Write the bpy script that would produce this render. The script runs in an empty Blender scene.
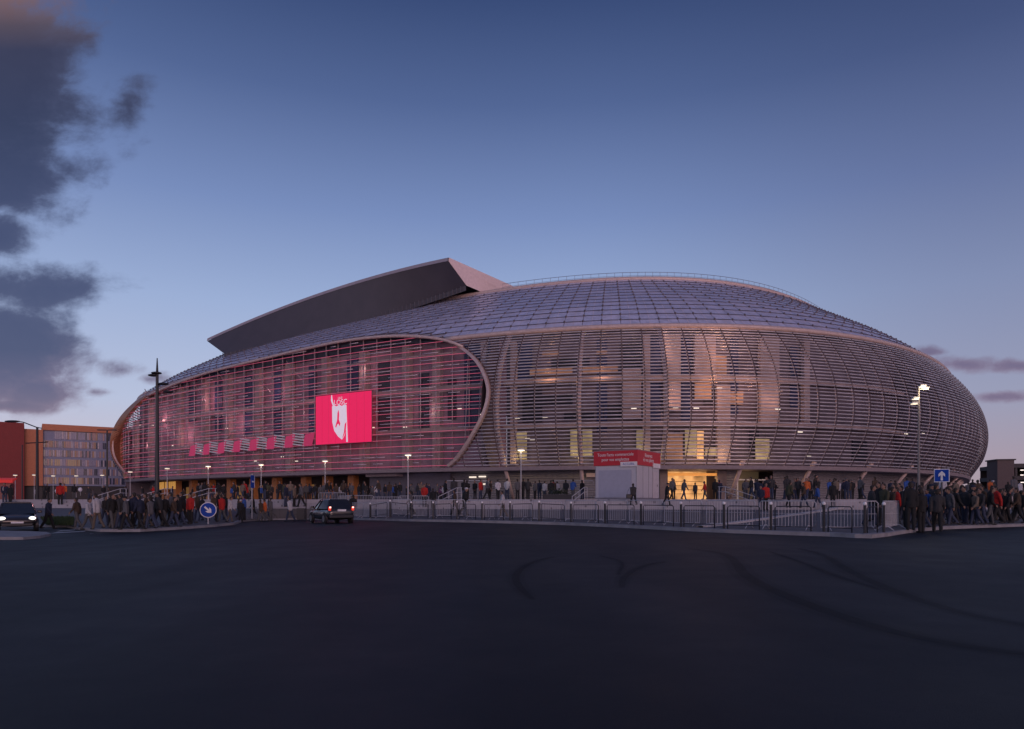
import bpy, math, random
from mathutils import Vector, Matrix, noise as mnoise
R = math.radians
random.seed(7)
sc = bpy.context.scene
COL = sc.collection

# ------------------------------------------------------------------ camera
cam_d = bpy.data.cameras.new('camera'); cam = bpy.data.objects.new('camera', cam_d); COL.objects.link(cam)
cam.location = (0, 0, 1.3); cam.rotation_euler = (R(90), 0, 0)
cam_d.lens = 24.0; cam_d.sensor_width = 36; cam_d.shift_y = 0.1323
cam_d.clip_start = 0.05; cam_d.clip_end = 6000
sc.camera = cam
F, HZ, H = 683.0, 500.0, 1.3

# ------------------------------------------------------------------ exposure
sc.view_settings.view_transform = 'Standard'; sc.view_settings.look = 'None'
sc.view_settings.exposure = 0.0; sc.view_settings.gamma = 1.0; sc.view_settings.use_curve_mapping = False
sc.cycles.max_bounces = 6; sc.cycles.transparent_max_bounces = 24
sc.cycles.use_denoising = True
sc.cycles.sample_clamp_indirect = 4.0

# ------------------------------------------------------------------ node helper
class NT:
    def __init__(s, tree): s.t = tree; s.n = tree.nodes; s.l = tree.links
    def new(s, typ, **kw):
        nd = s.n.new(typ)
        for k, v in kw.items(): setattr(nd, k, v)
        return nd
    def put(s, sock, v):
        if isinstance(v, bpy.types.NodeSocket): s.l.new(v, sock)
        elif v is not None: sock.default_value = v
    def math(s, op, a, b=None, clamp=False):
        nd = s.new('ShaderNodeMath', operation=op, use_clamp=clamp); s.put(nd.inputs[0], a)
        if b is not None: s.put(nd.inputs[1], b)
        return nd.outputs[0]
    def mix(s, f, a, b, blend='MIX'):
        nd = s.new('ShaderNodeMix', data_type='RGBA', blend_type=blend)
        s.put(nd.inputs[0], f); s.put(nd.inputs[6], a); s.put(nd.inputs[7], b)
        return nd.outputs[2]
    def smooth(s, v, lo, hi):
        nd = s.new('ShaderNodeMapRange', interpolation_type='SMOOTHSTEP'); s.put(nd.inputs[0], v)
        s.put(nd.inputs[1], lo); s.put(nd.inputs[2], hi); nd.inputs[3].default_value = 0; nd.inputs[4].default_value = 1
        return nd.outputs[0]
    def ramp(s, v, stops):
        nd = s.new('ShaderNodeValToRGB'); s.put(nd.inputs[0], v); e = nd.color_ramp.elements
        while len(e) < len(stops): e.new(0.5)
        for el, (p, c) in zip(e, stops): el.position = p; el.color = (*c, 1)
        return nd.outputs[0]
    def noise(s, vec, scale, detail=4, rough=.55, dist=0):
        nd = s.new('ShaderNodeTexNoise'); s.put(nd.inputs['Vector'], vec)
        nd.inputs['Scale'].default_value = scale; nd.inputs['Detail'].default_value = detail
        nd.inputs['Roughness'].default_value = rough; nd.inputs['Distortion'].default_value = dist
        return nd.outputs[0]

# ------------------------------------------------------------------ dusk sky
SUN_AZ = R(156)          # measured clockwise from +Y: behind the camera, a little to the right
SUN_EL = R(1.5)
world = bpy.data.worlds.new('World'); sc.world = world; world.use_nodes = True
W = NT(world.node_tree); W.n.clear()
tc = W.new('ShaderNodeTexCoord'); sep = W.new('ShaderNodeSeparateXYZ'); W.l.new(tc.outputs['Generated'], sep.inputs[0])
dx, dy, dz = sep.outputs
sky = W.new('ShaderNodeTexSky', sky_type='NISHITA'); sky.sun_disc = False
sky.sun_elevation = SUN_EL; sky.sun_rotation = SUN_AZ; sky.air_density = 1.2; sky.dust_density = 1.0; sky.ozone_density = 3.0
el = W.math('MAXIMUM', dz, 0.0)
grad = W.ramp(el, [(0.0, (.60, .49, .52)), (.05, (.565, .505, .595)), (.13, (.465, .52, .70)), (.26, (.325, .415, .645)), (.38, (.182, .255, .485)),
                   (.50, (.082, .126, .285)), (.60, (.034, .059, .163)), (.75, (.045, .066, .16)), (1.0, (.065, .085, .185))])
# afterglow round the place where the sun went down
sx, sy = math.sin(SUN_AZ), math.cos(SUN_AZ)
dot = W.math('ADD', W.math('MULTIPLY', dx, sx), W.math('MULTIPLY', dy, sy))
glow = W.math('POWER', W.math('MAXIMUM', dot, 0.0), 5.0)
glow = W.math('MULTIPLY', glow, W.math('POWER', 2.718, W.math('MULTIPLY', el, -4.0)))
gcol = W.mix(1.0, (1.75, .98, .94, 1), glow, 'MULTIPLY')
side = W.smooth(dx, .06, .62)                                   # the sky dims towards the right of the view
grad = W.mix(1.0, grad, W.mix(side, (1, 1, 1, 1), (.66, .62, .66, 1)), 'MULTIPLY')
base = W.mix(1.0, grad, gcol, 'ADD')
# clouds, laid out by direction of view from the place
yy = W.math('MAXIMUM', dy, 0.05)
u = W.math('ADD', 5.12, W.math('MULTIPLY', W.math('DIVIDE', dx, yy), 6.83))
v = W.math('SUBTRACT', 5.0, W.math('MULTIPLY', W.math('DIVIDE', dz, yy), 6.83))
cmb = W.new('ShaderNodeCombineXYZ'); W.l.new(u, cmb.inputs[0]); W.l.new(v, cmb.inputs[1])
st = W.new('ShaderNodeVectorMath', operation='MULTIPLY'); W.l.new(cmb.outputs[0], st.inputs[0]); st.inputs[1].default_value = (0.75, 1.15, 1)
n1 = W.noise(st.outputs[0], 1.7, 9, .6, .2)
field = None
for (cx, cy, rx, ry, am) in [(-.05, .75, .98, 1.1, 1.25), (.15, 1.75, .72, .55, .95), (-.25, 2.3, .7, .35, .9), (1.30, 1.05, .26, .36, .50), (.0, 2.88, 1.15, .3, .85),
                             (.05, 3.5, .85, .55, 1.1), (.45, 3.9, .55, .22, .85), (.1, 4.06, .6, .08, .7), (1.22, 3.70, .30, .14, .72), (1.5, 3.79, .35, .10, .55), (.98, 3.92, .3, .07, .6),
                             (9.60, 3.64, .42, .10, .72), (10.25, 3.66, .5, .08, .62), (9.98, 3.97, .4, .07, .6), (9.3, 3.52, .2, .05, .55), (-2.5, 2.6, 1.8, 1.1, .9), (12.6, 3.5, 1.2, .25, .8)]:
    ddx = W.math('DIVIDE', W.math('SUBTRACT', u, cx), rx); ddy = W.math('DIVIDE', W.math('SUBTRACT', v, cy), ry)
    q = W.math('SQRT', W.math('ADD', W.math('MULTIPLY', ddx, ddx), W.math('MULTIPLY', ddy, ddy)))
    f_ = W.math('MULTIPLY', W.math('SUBTRACT', 1.35, q), am)
    field = f_ if field is None else W.math('MAXIMUM', field, f_)
dens = W.math('ADD', field, W.math('MULTIPLY', W.math('SUBTRACT', n1, .5), 2.1))
cl = W.smooth(dens, .12, .75)
cl = W.math('MULTIPLY', cl, W.smooth(dy, .1, .3))
n2 = W.noise(st.outputs[0], 3.2, 5, .6)
ccol = W.ramp(W.math('DIVIDE', v, 5.0), [(0.0, (.20, .105, .090)), (.05, (.085, .056, .066)), (.10, (.032, .029, .060)), (.25, (.023, .027, .068)), (.45, (.036, .046, .118)), (.70, (.050, .062, .148)), (.77, (.10, .095, .19)), (.85, (.19, .15, .23))])
ccol = W.mix(W.smooth(u, 6.5, 8.5), ccol, (.155, .125, .225, 1))
edge = W.math('SUBTRACT', 1.0, W.smooth(dens, .3, 1.1))
ccol = W.mix(W.math('MULTIPLY', edge, .35), ccol, W.mix(W.smooth(v, 3.2, 3.8), (.10, .11, .20, 1), (.40, .28, .36, 1)))
ccol = W.mix(W.math('MULTIPLY', n2, .13), ccol, (.10, .11, .19, 1))
skyc = W.mix(W.math('MULTIPLY', cl, .93), base, ccol)
bg1 = W.new('ShaderNodeBackground'); W.l.new(skyc, bg1.inputs[0]); bg1.inputs[1].default_value = 1.0
bg2 = W.new('ShaderNodeBackground'); W.l.new(sky.outputs[0], bg2.inputs[0]); bg2.inputs[1].default_value = 0.02
ad = W.new('ShaderNodeAddShader'); W.l.new(bg1.outputs[0], ad.inputs[0]); W.l.new(bg2.outputs[0], ad.inputs[1])
wo = W.new('ShaderNodeOutputWorld'); W.l.new(ad.outputs[0], wo.inputs[0])

sl = bpy.data.lights.new('sun', 'SUN'); sun = bpy.data.objects.new('sun', sl); COL.objects.link(sun)
sl.energy = 0.75; sl.angle = R(25); sl.color = (1.0, .64, .60)
sd = Vector((sx * math.cos(R(4)), sy * math.cos(R(4)), math.sin(R(4))))
sun.rotation_euler = sd.to_track_quat('Z', 'Y').to_euler()

# ------------------------------------------------------------------ materials
MATS = {}
def mat(name, col, rough=.6, metal=0., var=.12, vs=3.0, emit=None, es=0., alpha=1., spec=.5, bump=0., bs=20., transp=0., coat=0.):
    if name in MATS: return MATS[name]
    m = bpy.data.materials.new(name); m.use_nodes = True; t = NT(m.node_tree); b = t.n['Principled BSDF']
    co = t.new('ShaderNodeTexCoord').outputs['Object']
    n = t.noise(co, vs, 5, .6)
    k = t.new('ShaderNodeMapRange'); t.l.new(n, k.inputs[0]); k.inputs[1].default_value = .3; k.inputs[2].default_value = .7
    k.inputs[3].default_value = 1 - var; k.inputs[4].default_value = 1 + var
    c = t.mix(1.0, (*col, 1), k.outputs[0], 'MULTIPLY')
    t.l.new(c, b.inputs['Base Color'])
    b.inputs['Roughness'].default_value = rough; b.inputs['Metallic'].default_value = metal
    b.inputs['Specular IOR Level'].default_value = spec; b.inputs['Coat Weight'].default_value = coat
    if emit: b.inputs['Emission Color'].default_value = (*emit, 1); b.inputs['Emission Strength'].default_value = es
    if bump:
        bn = t.new('ShaderNodeBump'); bn.inputs['Strength'].default_value = bump; bn.inputs['Distance'].default_value = .02
        t.l.new(t.noise(co, bs, 6, .65), bn.inputs['Height']); t.l.new(bn.outputs[0], b.inputs['Normal'])
    if transp:
        tr = t.new('ShaderNodeBsdfTransparent'); mx = t.new('ShaderNodeMixShader'); mx.inputs[0].default_value = transp
        t.l.new(b.outputs[0], mx.inputs[1]); t.l.new(tr.outputs[0], mx.inputs[2]); t.l.new(mx.outputs[0], t.n['Material Output'].inputs[0])
    MATS[name] = m; return m

def cloth_mat():
    m = bpy.data.materials.new('cloth'); m.use_nodes = True; t = NT(m.node_tree); b = t.n['Principled BSDF']
    oi = t.new('ShaderNodeObjectInfo'); co = t.new('ShaderNodeTexCoord').outputs['Object']
    n = t.noise(co, 9, 4, .6); k = t.new('ShaderNodeMapRange'); t.l.new(n, k.inputs[0]); k.inputs[3].default_value = .7; k.inputs[4].default_value = 1.25
    t.l.new(t.mix(1.0, oi.outputs['Color'], k.outputs[0], 'MULTIPLY'), b.inputs['Base Color']); b.inputs['Roughness'].default_value = .85
    MATS['cloth'] = m; return m
CLOTH = cloth_mat()

def asphalt_mat():
    m = bpy.data.materials.new('asphalt'); m.use_nodes = True; t = NT(m.node_tree); b = t.n['Principled BSDF']
    co = t.new('ShaderNodeTexCoord').outputs['Object']
    big = t.noise(co, .09, 4, .5); mid = t.noise(co, .8, 6, .65); fine = t.noise(co, 40, 4, .7)
    f = t.math('ADD', t.math('MULTIPLY', big, .5), t.math('MULTIPLY', mid, .5))
    c = t.ramp(f, [(.32, (.005, .006, .0105)), (.5, (.0095, .0115, .0185)), (.7, (.016, .0185, .027))])
    vo = t.new('ShaderNodeTexVoronoi', feature='DISTANCE_TO_EDGE'); vo.inputs['Scale'].default_value = .16; wp = t.new('ShaderNodeVectorMath', operation='ADD'); t.l.new(co, wp.inputs[0])
    wn = t.new('ShaderNodeTexNoise'); t.l.new(co, wn.inputs['Vector']); wn.inputs['Scale'].default_value = .9; sc_ = t.new('ShaderNodeVectorMath', operation='SCALE'); t.l.new(wn.outputs['Color'], sc_.inputs[0]); sc_.inputs['Scale'].default_value = 1.6
    t.l.new(sc_.outputs[0], wp.inputs[1]); t.l.new(wp.outputs[0], vo.inputs['Vector'])
    crack = t.math('MULTIPLY', t.math('SUBTRACT', 1.0, t.smooth(vo.outputs['Distance'], .0, .012)), t.smooth(big, .45, .6))
    c = t.mix(t.math('MULTIPLY', crack, .75), c, (.004, .004, .006, 1))
    lane = t.new('ShaderNodeTexWave'); t.l.new(co, lane.inputs['Vector']); lane.inputs['Scale'].default_value = .10; lane.inputs['Distortion'].default_value = 6; lane.inputs['Detail'].default_value = 3; lane.inputs['Detail Scale'].default_value = .6
    c = t.mix(t.math('MULTIPLY', t.smooth(lane.outputs['Fac'], .35, .9), .35), c, (.026, .029, .038, 1))
    c = t.mix(t.math('MULTIPLY', t.smooth(fine, .55, .8), .16), c, (.075, .073, .075, 1))
    t.l.new(c, b.inputs['Base Color'])
    rr = t.new('ShaderNodeMapRange'); t.l.new(f, rr.inputs[0]); rr.inputs[1].default_value = .3; rr.inputs[2].default_value = .7; rr.inputs[3].default_value = .52; rr.inputs[4].default_value = .72
    t.l.new(rr.outputs[0], b.inputs['Roughness']); b.inputs['Specular IOR Level'].default_value = .22
    bn = t.new('ShaderNodeBump'); bn.inputs['Strength'].default_value = .5; bn.inputs['Distance'].default_value = .01
    t.l.new(t.noise(co, 70, 5, .7), bn.inputs['Height']); t.l.new(bn.outputs[0], b.inputs['Normal'])
    return m

def paving_mat(name, c1, c2, sx_=1.2):
    m = bpy.data.materials.new(name); m.use_nodes = True; t = NT(m.node_tree); b = t.n['Principled BSDF']
    co = t.new('ShaderNodeTexCoord').outputs['Object']
    br = t.new('ShaderNodeTexBrick'); t.l.new(co, br.inputs['Vector']); br.inputs['Scale'].default_value = 1.0
    br.inputs['Brick Width'].default_value = sx_; br.inputs['Row Height'].default_value = sx_ / 2; br.inputs['Mortar Size'].default_value = .012
    br.inputs['Color1'].default_value = (*c1, 1); br.inputs['Color2'].default_value = (*c2, 1); br.inputs['Mortar'].default_value = (*[x * .5 for x in c1], 1)
    n = t.noise(co, .5, 6, .6); k = t.new('ShaderNodeMapRange'); t.l.new(n, k.inputs[0]); k.inputs[3].default_value = .7; k.inputs[4].default_value = 1.25
    t.l.new(t.mix(1.0, br.outputs[0], k.outputs[0], 'MULTIPLY'), b.inputs['Base Color']); b.inputs['Roughness'].default_value = .75
    return m

# ------------------------------------------------------------------ mesh builder
class MB:
    def __init__(s): s.v = []; s.f = []; s.m = []
    def add(s, vs, fs, mi=0):
        o = len(s.v); s.v += [tuple(p) for p in vs]; s.f += [tuple(i + o for i in f) for f in fs]; s.m += [mi] * len(fs); return s
    def box(s, c, d, rz=0, mi=0, M=None):
        x, y, z = [q / 2 for q in d]; P = [(a * x, b * y, e * z) for e in (-1, 1) for b in (-1, 1) for a in (-1, 1)]
        cr, sr = math.cos(rz), math.sin(rz); P = [(c[0] + p[0] * cr - p[1] * sr, c[1] + p[0] * sr + p[1] * cr, c[2] + p[2]) for p in P]
        if M: P = [M @ Vector(p) for p in P]
        return s.add(P, [(0, 2, 3, 1), (4, 5, 7, 6), (0, 1, 5, 4), (2, 6, 7, 3), (0, 4, 6, 2), (1, 3, 7, 5)], mi)
    def quad(s, a, b, c, d, mi=0): return s.add([a, b, c, d], [(0, 1, 2, 3)], mi)
    def tube(s, pts, r, n=8, mi=0, closed=False, r2=None, cap=True):
        pts = [Vector(p) for p in pts]; k = len(pts); rings = []
        for i, p in enumerate(pts):
            a = pts[i - 1] if (i or closed) else p; b = pts[(i + 1) % k] if (i < k - 1 or closed) else p
            t = (b - a).normalized(); up = Vector((0, 0, 1)) if abs(t.z) < .95 else Vector((1, 0, 0))
            s1 = t.cross(up).normalized(); s2 = s1.cross(t).normalized()
            rr = r if not isinstance(r, (list, tuple)) else r[i]
            rings.append([p + s1 * math.cos(2 * math.pi * j / n) * rr + s2 * math.sin(2 * math.pi * j / n) * (rr if r2 is None else r2) for j in range(n)])
        vs = [q for g in rings for q in g]; fs = []
        for i in range(k if closed else k - 1):
            o, o2 = i * n, ((i + 1) % k) * n
            fs += [(o + j, o + (j + 1) % n, o2 + (j + 1) % n, o2 + j) for j in range(n)]
        if cap and not closed: fs += [tuple(range(n))[::-1], tuple(range((k - 1) * n, k * n))]
        return s.add(vs, fs, mi)
    def ball(s, c, r, n=10, m=7, mi=0):
        if not isinstance(r, (tuple, list)): r = (r, r, r)
        vs = [(c[0], c[1], c[2] - r[2])]
        for i in range(1, m):
            t = -math.pi / 2 + math.pi * i / m
            vs += [(c[0] + r[0] * math.cos(t) * math.cos(2 * math.pi * j / n), c[1] + r[1] * math.cos(t) * math.sin(2 * math.pi * j / n), c[2] + r[2] * math.sin(t)) for j in range(n)]
        vs.append((c[0], c[1], c[2] + r[2])); L = len(vs) - 1; fs = []
        for j in range(n):
            j2 = (j + 1) % n; fs.append((0, 1 + j2, 1 + j)); fs.append((L, L - n + j, L - n + j2))
            for i in range(m - 2): o = 1 + i * n; fs.append((o + j, o + j2, o + n + j2, o + n + j))
        return s.add(vs, fs, mi)
    def prism(s, poly, a, b, axis='y', mi=0):
        """poly of (p,q) extruded between a and b along axis"""
        def pt(p, q, t): return {'y': (p, t, q), 'x': (t, p, q), 'z': (p, q, t)}[axis]
        n = len(poly); vs = [pt(p, q, a) for p, q in poly] + [pt(p, q, b) for p, q in poly]
        return s.add(vs, [tuple(range(n)), tuple(range(n, 2 * n))[::-1]] + [(i, i + n, (i + 1) % n + n, (i + 1) % n) for i in range(n)], mi)
    def mesh(s, name, mats, off=(0, 0, 0), smooth=False):
        me = bpy.data.meshes.new(name)
        me.from_pydata([(p[0] - off[0], p[1] - off[1], p[2] - off[2]) for p in s.v], [], s.f)
        for m in (mats if isinstance(mats, (list, tuple)) else [mats]): me.materials.append(m)
        me.polygons.foreach_set('material_index', s.m)
        if smooth: me.polygons.foreach_set('use_smooth', [True] * len(s.f))
        me.update()
        import bmesh
        bm = bmesh.new(); bm.from_mesh(me); bmesh.ops.recalc_face_normals(bm, faces=bm.faces); bm.to_mesh(me); bm.free()
        return me
    def build(s, name, mats, parent=None, off=(0, 0, 0), smooth=False, bevel=0):
        o = bpy.data.objects.new(name, s.mesh(name, mats, off, smooth)); COL.objects.link(o)
        if parent: o.parent = parent
        if bevel:
            b = o.modifiers.new('bevel', 'BEVEL'); b.width = bevel; b.segments = 2; b.limit_method = 'ANGLE'
        return o

def tag(o, label, cat, group=None, kind=None):
    o['label'] = label; o['category'] = cat
    if group: o['group'] = group
    if kind: o['kind'] = kind
    return o
def structure(o, kind='structure'): o['kind'] = kind; return o
def thing(name, loc=(0, 0, 0), rz=0):
    o = bpy.data.objects.new(name, None); COL.objects.link(o); o.location = loc; o.rotation_euler = (0, 0, rz); o.empty_display_size = .3; return o
def kids(o): return [c for c in KID.get(o.name, [])]
KID = {}
def index_kids():
    KID.clear()
    for o in bpy.data.objects:
        if o.parent: KID.setdefault(o.parent.name, []).append(o)
def copy_tree(o, parent=None):
    c = o.copy(); COL.objects.link(c)
    if parent: c.parent = parent
    for ch in KID.get(o.name, []): copy_tree(ch, c)
    return c
ORD = 'first second third fourth fifth sixth seventh eighth ninth tenth eleventh twelfth thirteenth fourteenth fifteenth sixteenth seventeenth eighteenth nineteenth twentieth'.split()
ORD += ['twenty-' + w for w in ORD[:9]] + ['thirtieth'] + ['thirty-' + w for w in ORD[:9]]
def text(name, body, size, m, parent, loc, rot, ext=.004, align='CENTER'):
    c = bpy.data.curves.new(name, 'FONT'); c.body = body; c.size = size; c.extrude = ext; c.align_x = align; c.align_y = 'CENTER'
    t = bpy.data.objects.new(name + '_tmp', c); COL.objects.link(t)
    me = bpy.data.meshes.new_from_object(t.evaluated_get(bpy.context.evaluated_depsgraph_get())); me.name = name
    bpy.data.objects.remove(t); bpy.data.curves.remove(c)
    me.materials.clear(); me.materials.append(m)
    o = bpy.data.objects.new(name, me); COL.objects.link(o); o.parent = parent; o.location = loc; o.rotation_euler = rot; return o

# ------------------------------------------------------------------ terrain
def sstep(t): t = max(0, min(1, t)); return t * t * (3 - 2 * t)
def gz(x, y): return -0.3 * sstep((-x - 3) / 17)          # the roadway drops a little to the left
def ground(px, py, lift=0.0):
    """where the line of sight through that picture point meets the roadway"""
    z = 0
    for _ in range(12):
        d = F * (H - z - lift) / (py - HZ); x = (px - 512) / F * d; z = gz(x, d)
    return Vector((x, d, z + lift))
def interp(t, xs, ys):
    if t <= xs[0]: return ys[0]
    for i in range(len(xs) - 1):
        if t <= xs[i + 1]: k = (t - xs[i]) / (xs[i + 1] - xs[i]); return ys[i] + k * (ys[i + 1] - ys[i])
    return ys[-1]

ASPH = asphalt_mat()
PAVE = paving_mat('grey_paving', (.115, .112, .125), (.135, .13, .142), .8)
STONE = paving_mat('pale_stone', (.34, .325, .36), (.38, .36, .39), 1.6)
KERB = mat('kerb_concrete', (.27, .26, .28), .8, var=.2, vs=2)
xs = [-3000, -1200, -500, -200, -120] + [-90 + 3 * i for i in range(61)] + [120, 200, 500, 1200, 3000]
ys = [-200, -60, -20] + [-6 + 3 * i for i in range(32)] + [100, 140, 250, 600, 1500, 4000]
g = MB(); g.add([(x, y, gz(x, y)) for y in ys for x in xs], [(j * len(xs) + i, j * len(xs) + i + 1, (j + 1) * len(xs) + i + 1, (j + 1) * len(xs) + i) for j in range(len(ys) - 1) for i in range(len(xs) - 1)])
structure(g.build('road', ASPH, smooth=True))

PZ = 1.35                                                    # plaza level
kerb_px = [(-90, 526.5), (-40, 526.5), (20, 527), (66, 527.5), (80, 530), (100, 532), (140, 532), (180, 529.5), (215, 527), (228, 525.3), (238, 522), (260, 520.5), (300, 519.6), (345, 519.8), (411, 521.5), (460, 522.4), (510, 523.6), (560, 525),
           (605, 527), (645, 529), (681, 531), (725, 533), (771, 534.6), (800, 535.6), (830, 536.6), (855, 538), (872, 538.4), (888, 536.6), (906, 533.5), (925, 531.2), (944, 529.5), (980, 528), (1024, 526.5), (1080, 525.5), (1200, 524)]
kerb = [ground(*p) for p in kerb_px]
fx = [-140, -75, -45, -15, 0, 20, 36, 52, 80, 140]; fy = [66, 62, 58.5, 53.5, 50, 47.2, 49, 56, 72, 100]   # foot of the steps
def foot(x): return Vector((x, interp(x, fx, fy), .62))
def pave_z(x, y):
    """height of the pavement between kerb and steps"""
    best = min(kerb, key=lambda k: abs(k.x / k.y - x / y)); f = interp(x, fx, fy)
    k0 = best.y; t = max(0, min(1, (y - k0) / max(1, f - k0)))
    return (gz(x, y) + .13) * (1 - t) + .62 * t
def walk_z(x, y):
    f = interp(x, fx, fy)
    if y >= f + 1.75: return PZ
    if y >= f: return .62 + .146 * (1 + math.floor((y - f) / .35))
    k = min(kerb, key=lambda q: abs(q.x / q.y - x / y))
    return gz(x, y) if y < k.y else pave_z(x, y)

# pavement sheet: kerb line to the foot of the steps, ray by ray
n_r = 10; p = MB(); rows = []
for kx, kp in zip(kerb_px, kerb):
    slope = kp.x / kp.y
    d = kp.y
    for _ in range(30): d = .5 * d + .5 * interp(slope * d, fx, fy)
    q = [(slope * (kp.y + (d - kp.y) * i / n_r), kp.y + (d - kp.y) * i / n_r, (gz(kp.x, kp.y) + .13) * (1 - i / n_r) + .62 * i / n_r) for i in range(n_r + 1)]
    rows.append(q)
p.add([v_ for r_ in rows for v_ in r_], [(i * (n_r + 1) + j, (i + 1) * (n_r + 1) + j, (i + 1) * (n_r + 1) + j + 1, i * (n_r + 1) + j + 1) for i in range(len(rows) - 1) for j in range(n_r)])
structure(p.build('pavement', PAVE, smooth=True))
kb = MB()
for i in range(len(kerb)):
    pass
pts = kerb; prof = []
for i, k in enumerate(pts):
    t = (pts[min(i + 1, len(pts) - 1)] - pts[max(i - 1, 0)]); t.z = 0; t.normalize(); nrm = Vector((-t.y, t.x, 0))
    if nrm.y < 0: nrm = -nrm
    b_ = Vector((k.x, k.y, gz(k.x, k.y)))
    prof.append([b_ + Vector((0, 0, -.05)), b_ + Vector((0, 0, .125)), b_ + nrm * .03 + Vector((0, 0, .145)), b_ + nrm * .32 + Vector((0, 0, .148)), b_ + nrm * .32 + Vector((0, 0, -.05))])
kb.add([q for r_ in prof for q in r_], [(i * 5 + j, (i + 1) * 5 + j, (i + 1) * 5 + j + 1, i * 5 + j + 1) for i in range(len(prof) - 1) for j in range(4)])
structure(kb.build('kerb', KERB))
# steps up to the plaza, and the plaza
st_ = MB(); N = 60; xsn = [-140 + 280 * i / N for i in range(N + 1)]
lev = []
for i in range(5): lev += [(.35 * i, .62 + .146 * i), (.35 * i, .62 + .146 * (i + 1))]
lev += [(1.75, PZ)]
st_.add([(x, interp(x, fx, fy) + a, b) for x in xsn for a, b in lev], [(i * len(lev) + j, (i + 1) * len(lev) + j, (i + 1) * len(lev) + j + 1, i * len(lev) + j + 1) for i in range(N) for j in range(len(lev) - 1)])
structure(st_.build('steps', STONE))
pl = MB(); pl.add([(x, interp(x, fx, fy) + 1.75, PZ) for x in xsn] + [(x, 330, PZ) for x in xsn], [(i, i + 1, N + 2 + i, N + 1 + i) for i in range(N)])
structure(pl.build('plaza', STONE))
# pale ramp edging on the pavement and the splitter island at the left
def strip_on(pts_px, w, lift, name, m, zf=None):
    s_ = MB(); P_ = [ground(*q) for q in pts_px]
    vs = []
    for i, k in enumerate(P_):
        t = (P_[min(i + 1, len(P_) - 1)] - P_[max(i - 1, 0)]); t.z = 0; t.normalize(); nr = Vector((-t.y, t.x, 0)); ww = w if not isinstance(w, list) else w[i]
        for sgn in (-1, 1):
            q = k + nr * ww / 2 * sgn; q.z = (zf(q.x, q.y) if zf else gz(q.x, q.y)) + lift; vs.append(q)
    s_.add(vs, [(2 * i, 2 * i + 1, 2 * i + 3, 2 * i + 2) for i in range(len(P_) - 1)])
    return s_.build(name, m)
def on_walk(px, py):
    """the point of the pavement, steps or roadway seen at that picture point"""
    k = (px - 512) / F; best = None; d = 18
    while d < 140:
        x = k * d; y_ = HZ - F * (walk_z(x, d) - H) / d
        if y_ <= py: return Vector((x, d, walk_z(x, d)))
        d += .1
    return Vector((k * d, d, PZ))

isl = [(-120, 541.5), (-60, 541), (0, 540), (23, 540), (40, 538.5), (51, 536.2), (46, 534.6), (30, 533.6), (0, 533), (-60, 533), (-120, 533)]
ip = [ground(*q) for q in isl]; im = MB(); nI = len(ip)
im.add([q + Vector((0, 0, -.02)) for q in ip] + [q + Vector((0, 0, .12)) for q in ip], [tuple(range(nI, 2 * nI))] + [(i, (i + 1) % nI, (i + 1) % nI + nI, i + nI) for i in range(nI)])
structure(im.build('traffic_island', KERB))
PAINT = mat('road_paint', (.55, .55, .56), .7, var=.35, vs=6)
for k_, (a, b, c, d) in enumerate([((50, 533.4), (84, 531.6), (86, 530.9), (56, 532.4)), ((56, 531.6), (74, 530.2), (76, 529.6), (60, 530.6)), ((88, 534.6), (104, 533.9), (104, 533.1), (90, 533.6))]):
    P_ = [ground(*q, lift=.004) for q in (a, b, c, d)]
    structure(MB().quad(*P_).build('road_marking', PAINT))
RUB = mat('tyre_rubber_mark', (.004, .004, .005), .95, var=.4, vs=1.5, transp=.90, spec=.05); RUB2 = mat('worn_rubber_film', (.004, .004, .005), .95, var=.4, vs=1.5, transp=.93, spec=.05)
for pp, w in [([(690, 549), (722, 553), (735, 560), (745, 578), (799, 602), (862, 624), (931, 642), (1024, 655), (1130, 668)], .26),
              ([(800, 549), (825, 555), (846, 570), (894, 592), (958, 613), (1024, 626), (1120, 642)], .22),
              ([(554, 557), (536, 561), (522, 568), (514, 577), (520, 589), (533, 600)], .16), ([(666, 562), (648, 565), (634, 570), (622, 579), (622, 588)], .16),
              ([(770, 552), (800, 562), (840, 578), (880, 590)], .14), ([(600, 556), (625, 562), (618, 575)], .1)]:
    # rounded by subdividing the measured points
    q = [Vector((*a, 0)) for a in pp]
    for _ in range(2):
        n_ = [q[0]]
        for a, b in zip(q, q[1:]): n_ += [a * .75 + b * .25, a * .25 + b * .75]
        q = n_ + [q[-1]]
    for wf, lf, mm in ((1.9, .005, RUB2), (.8, .009, RUB)):
      structure(strip_on([(a.x, a.y) for a in q], [wf * w * (.15 + .85 * math.sin(math.pi * (.04 + .92 * i / (len(q) - 1))) ** .5) for i in range(len(q))], lf, 'tyre_mark', mm))
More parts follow.
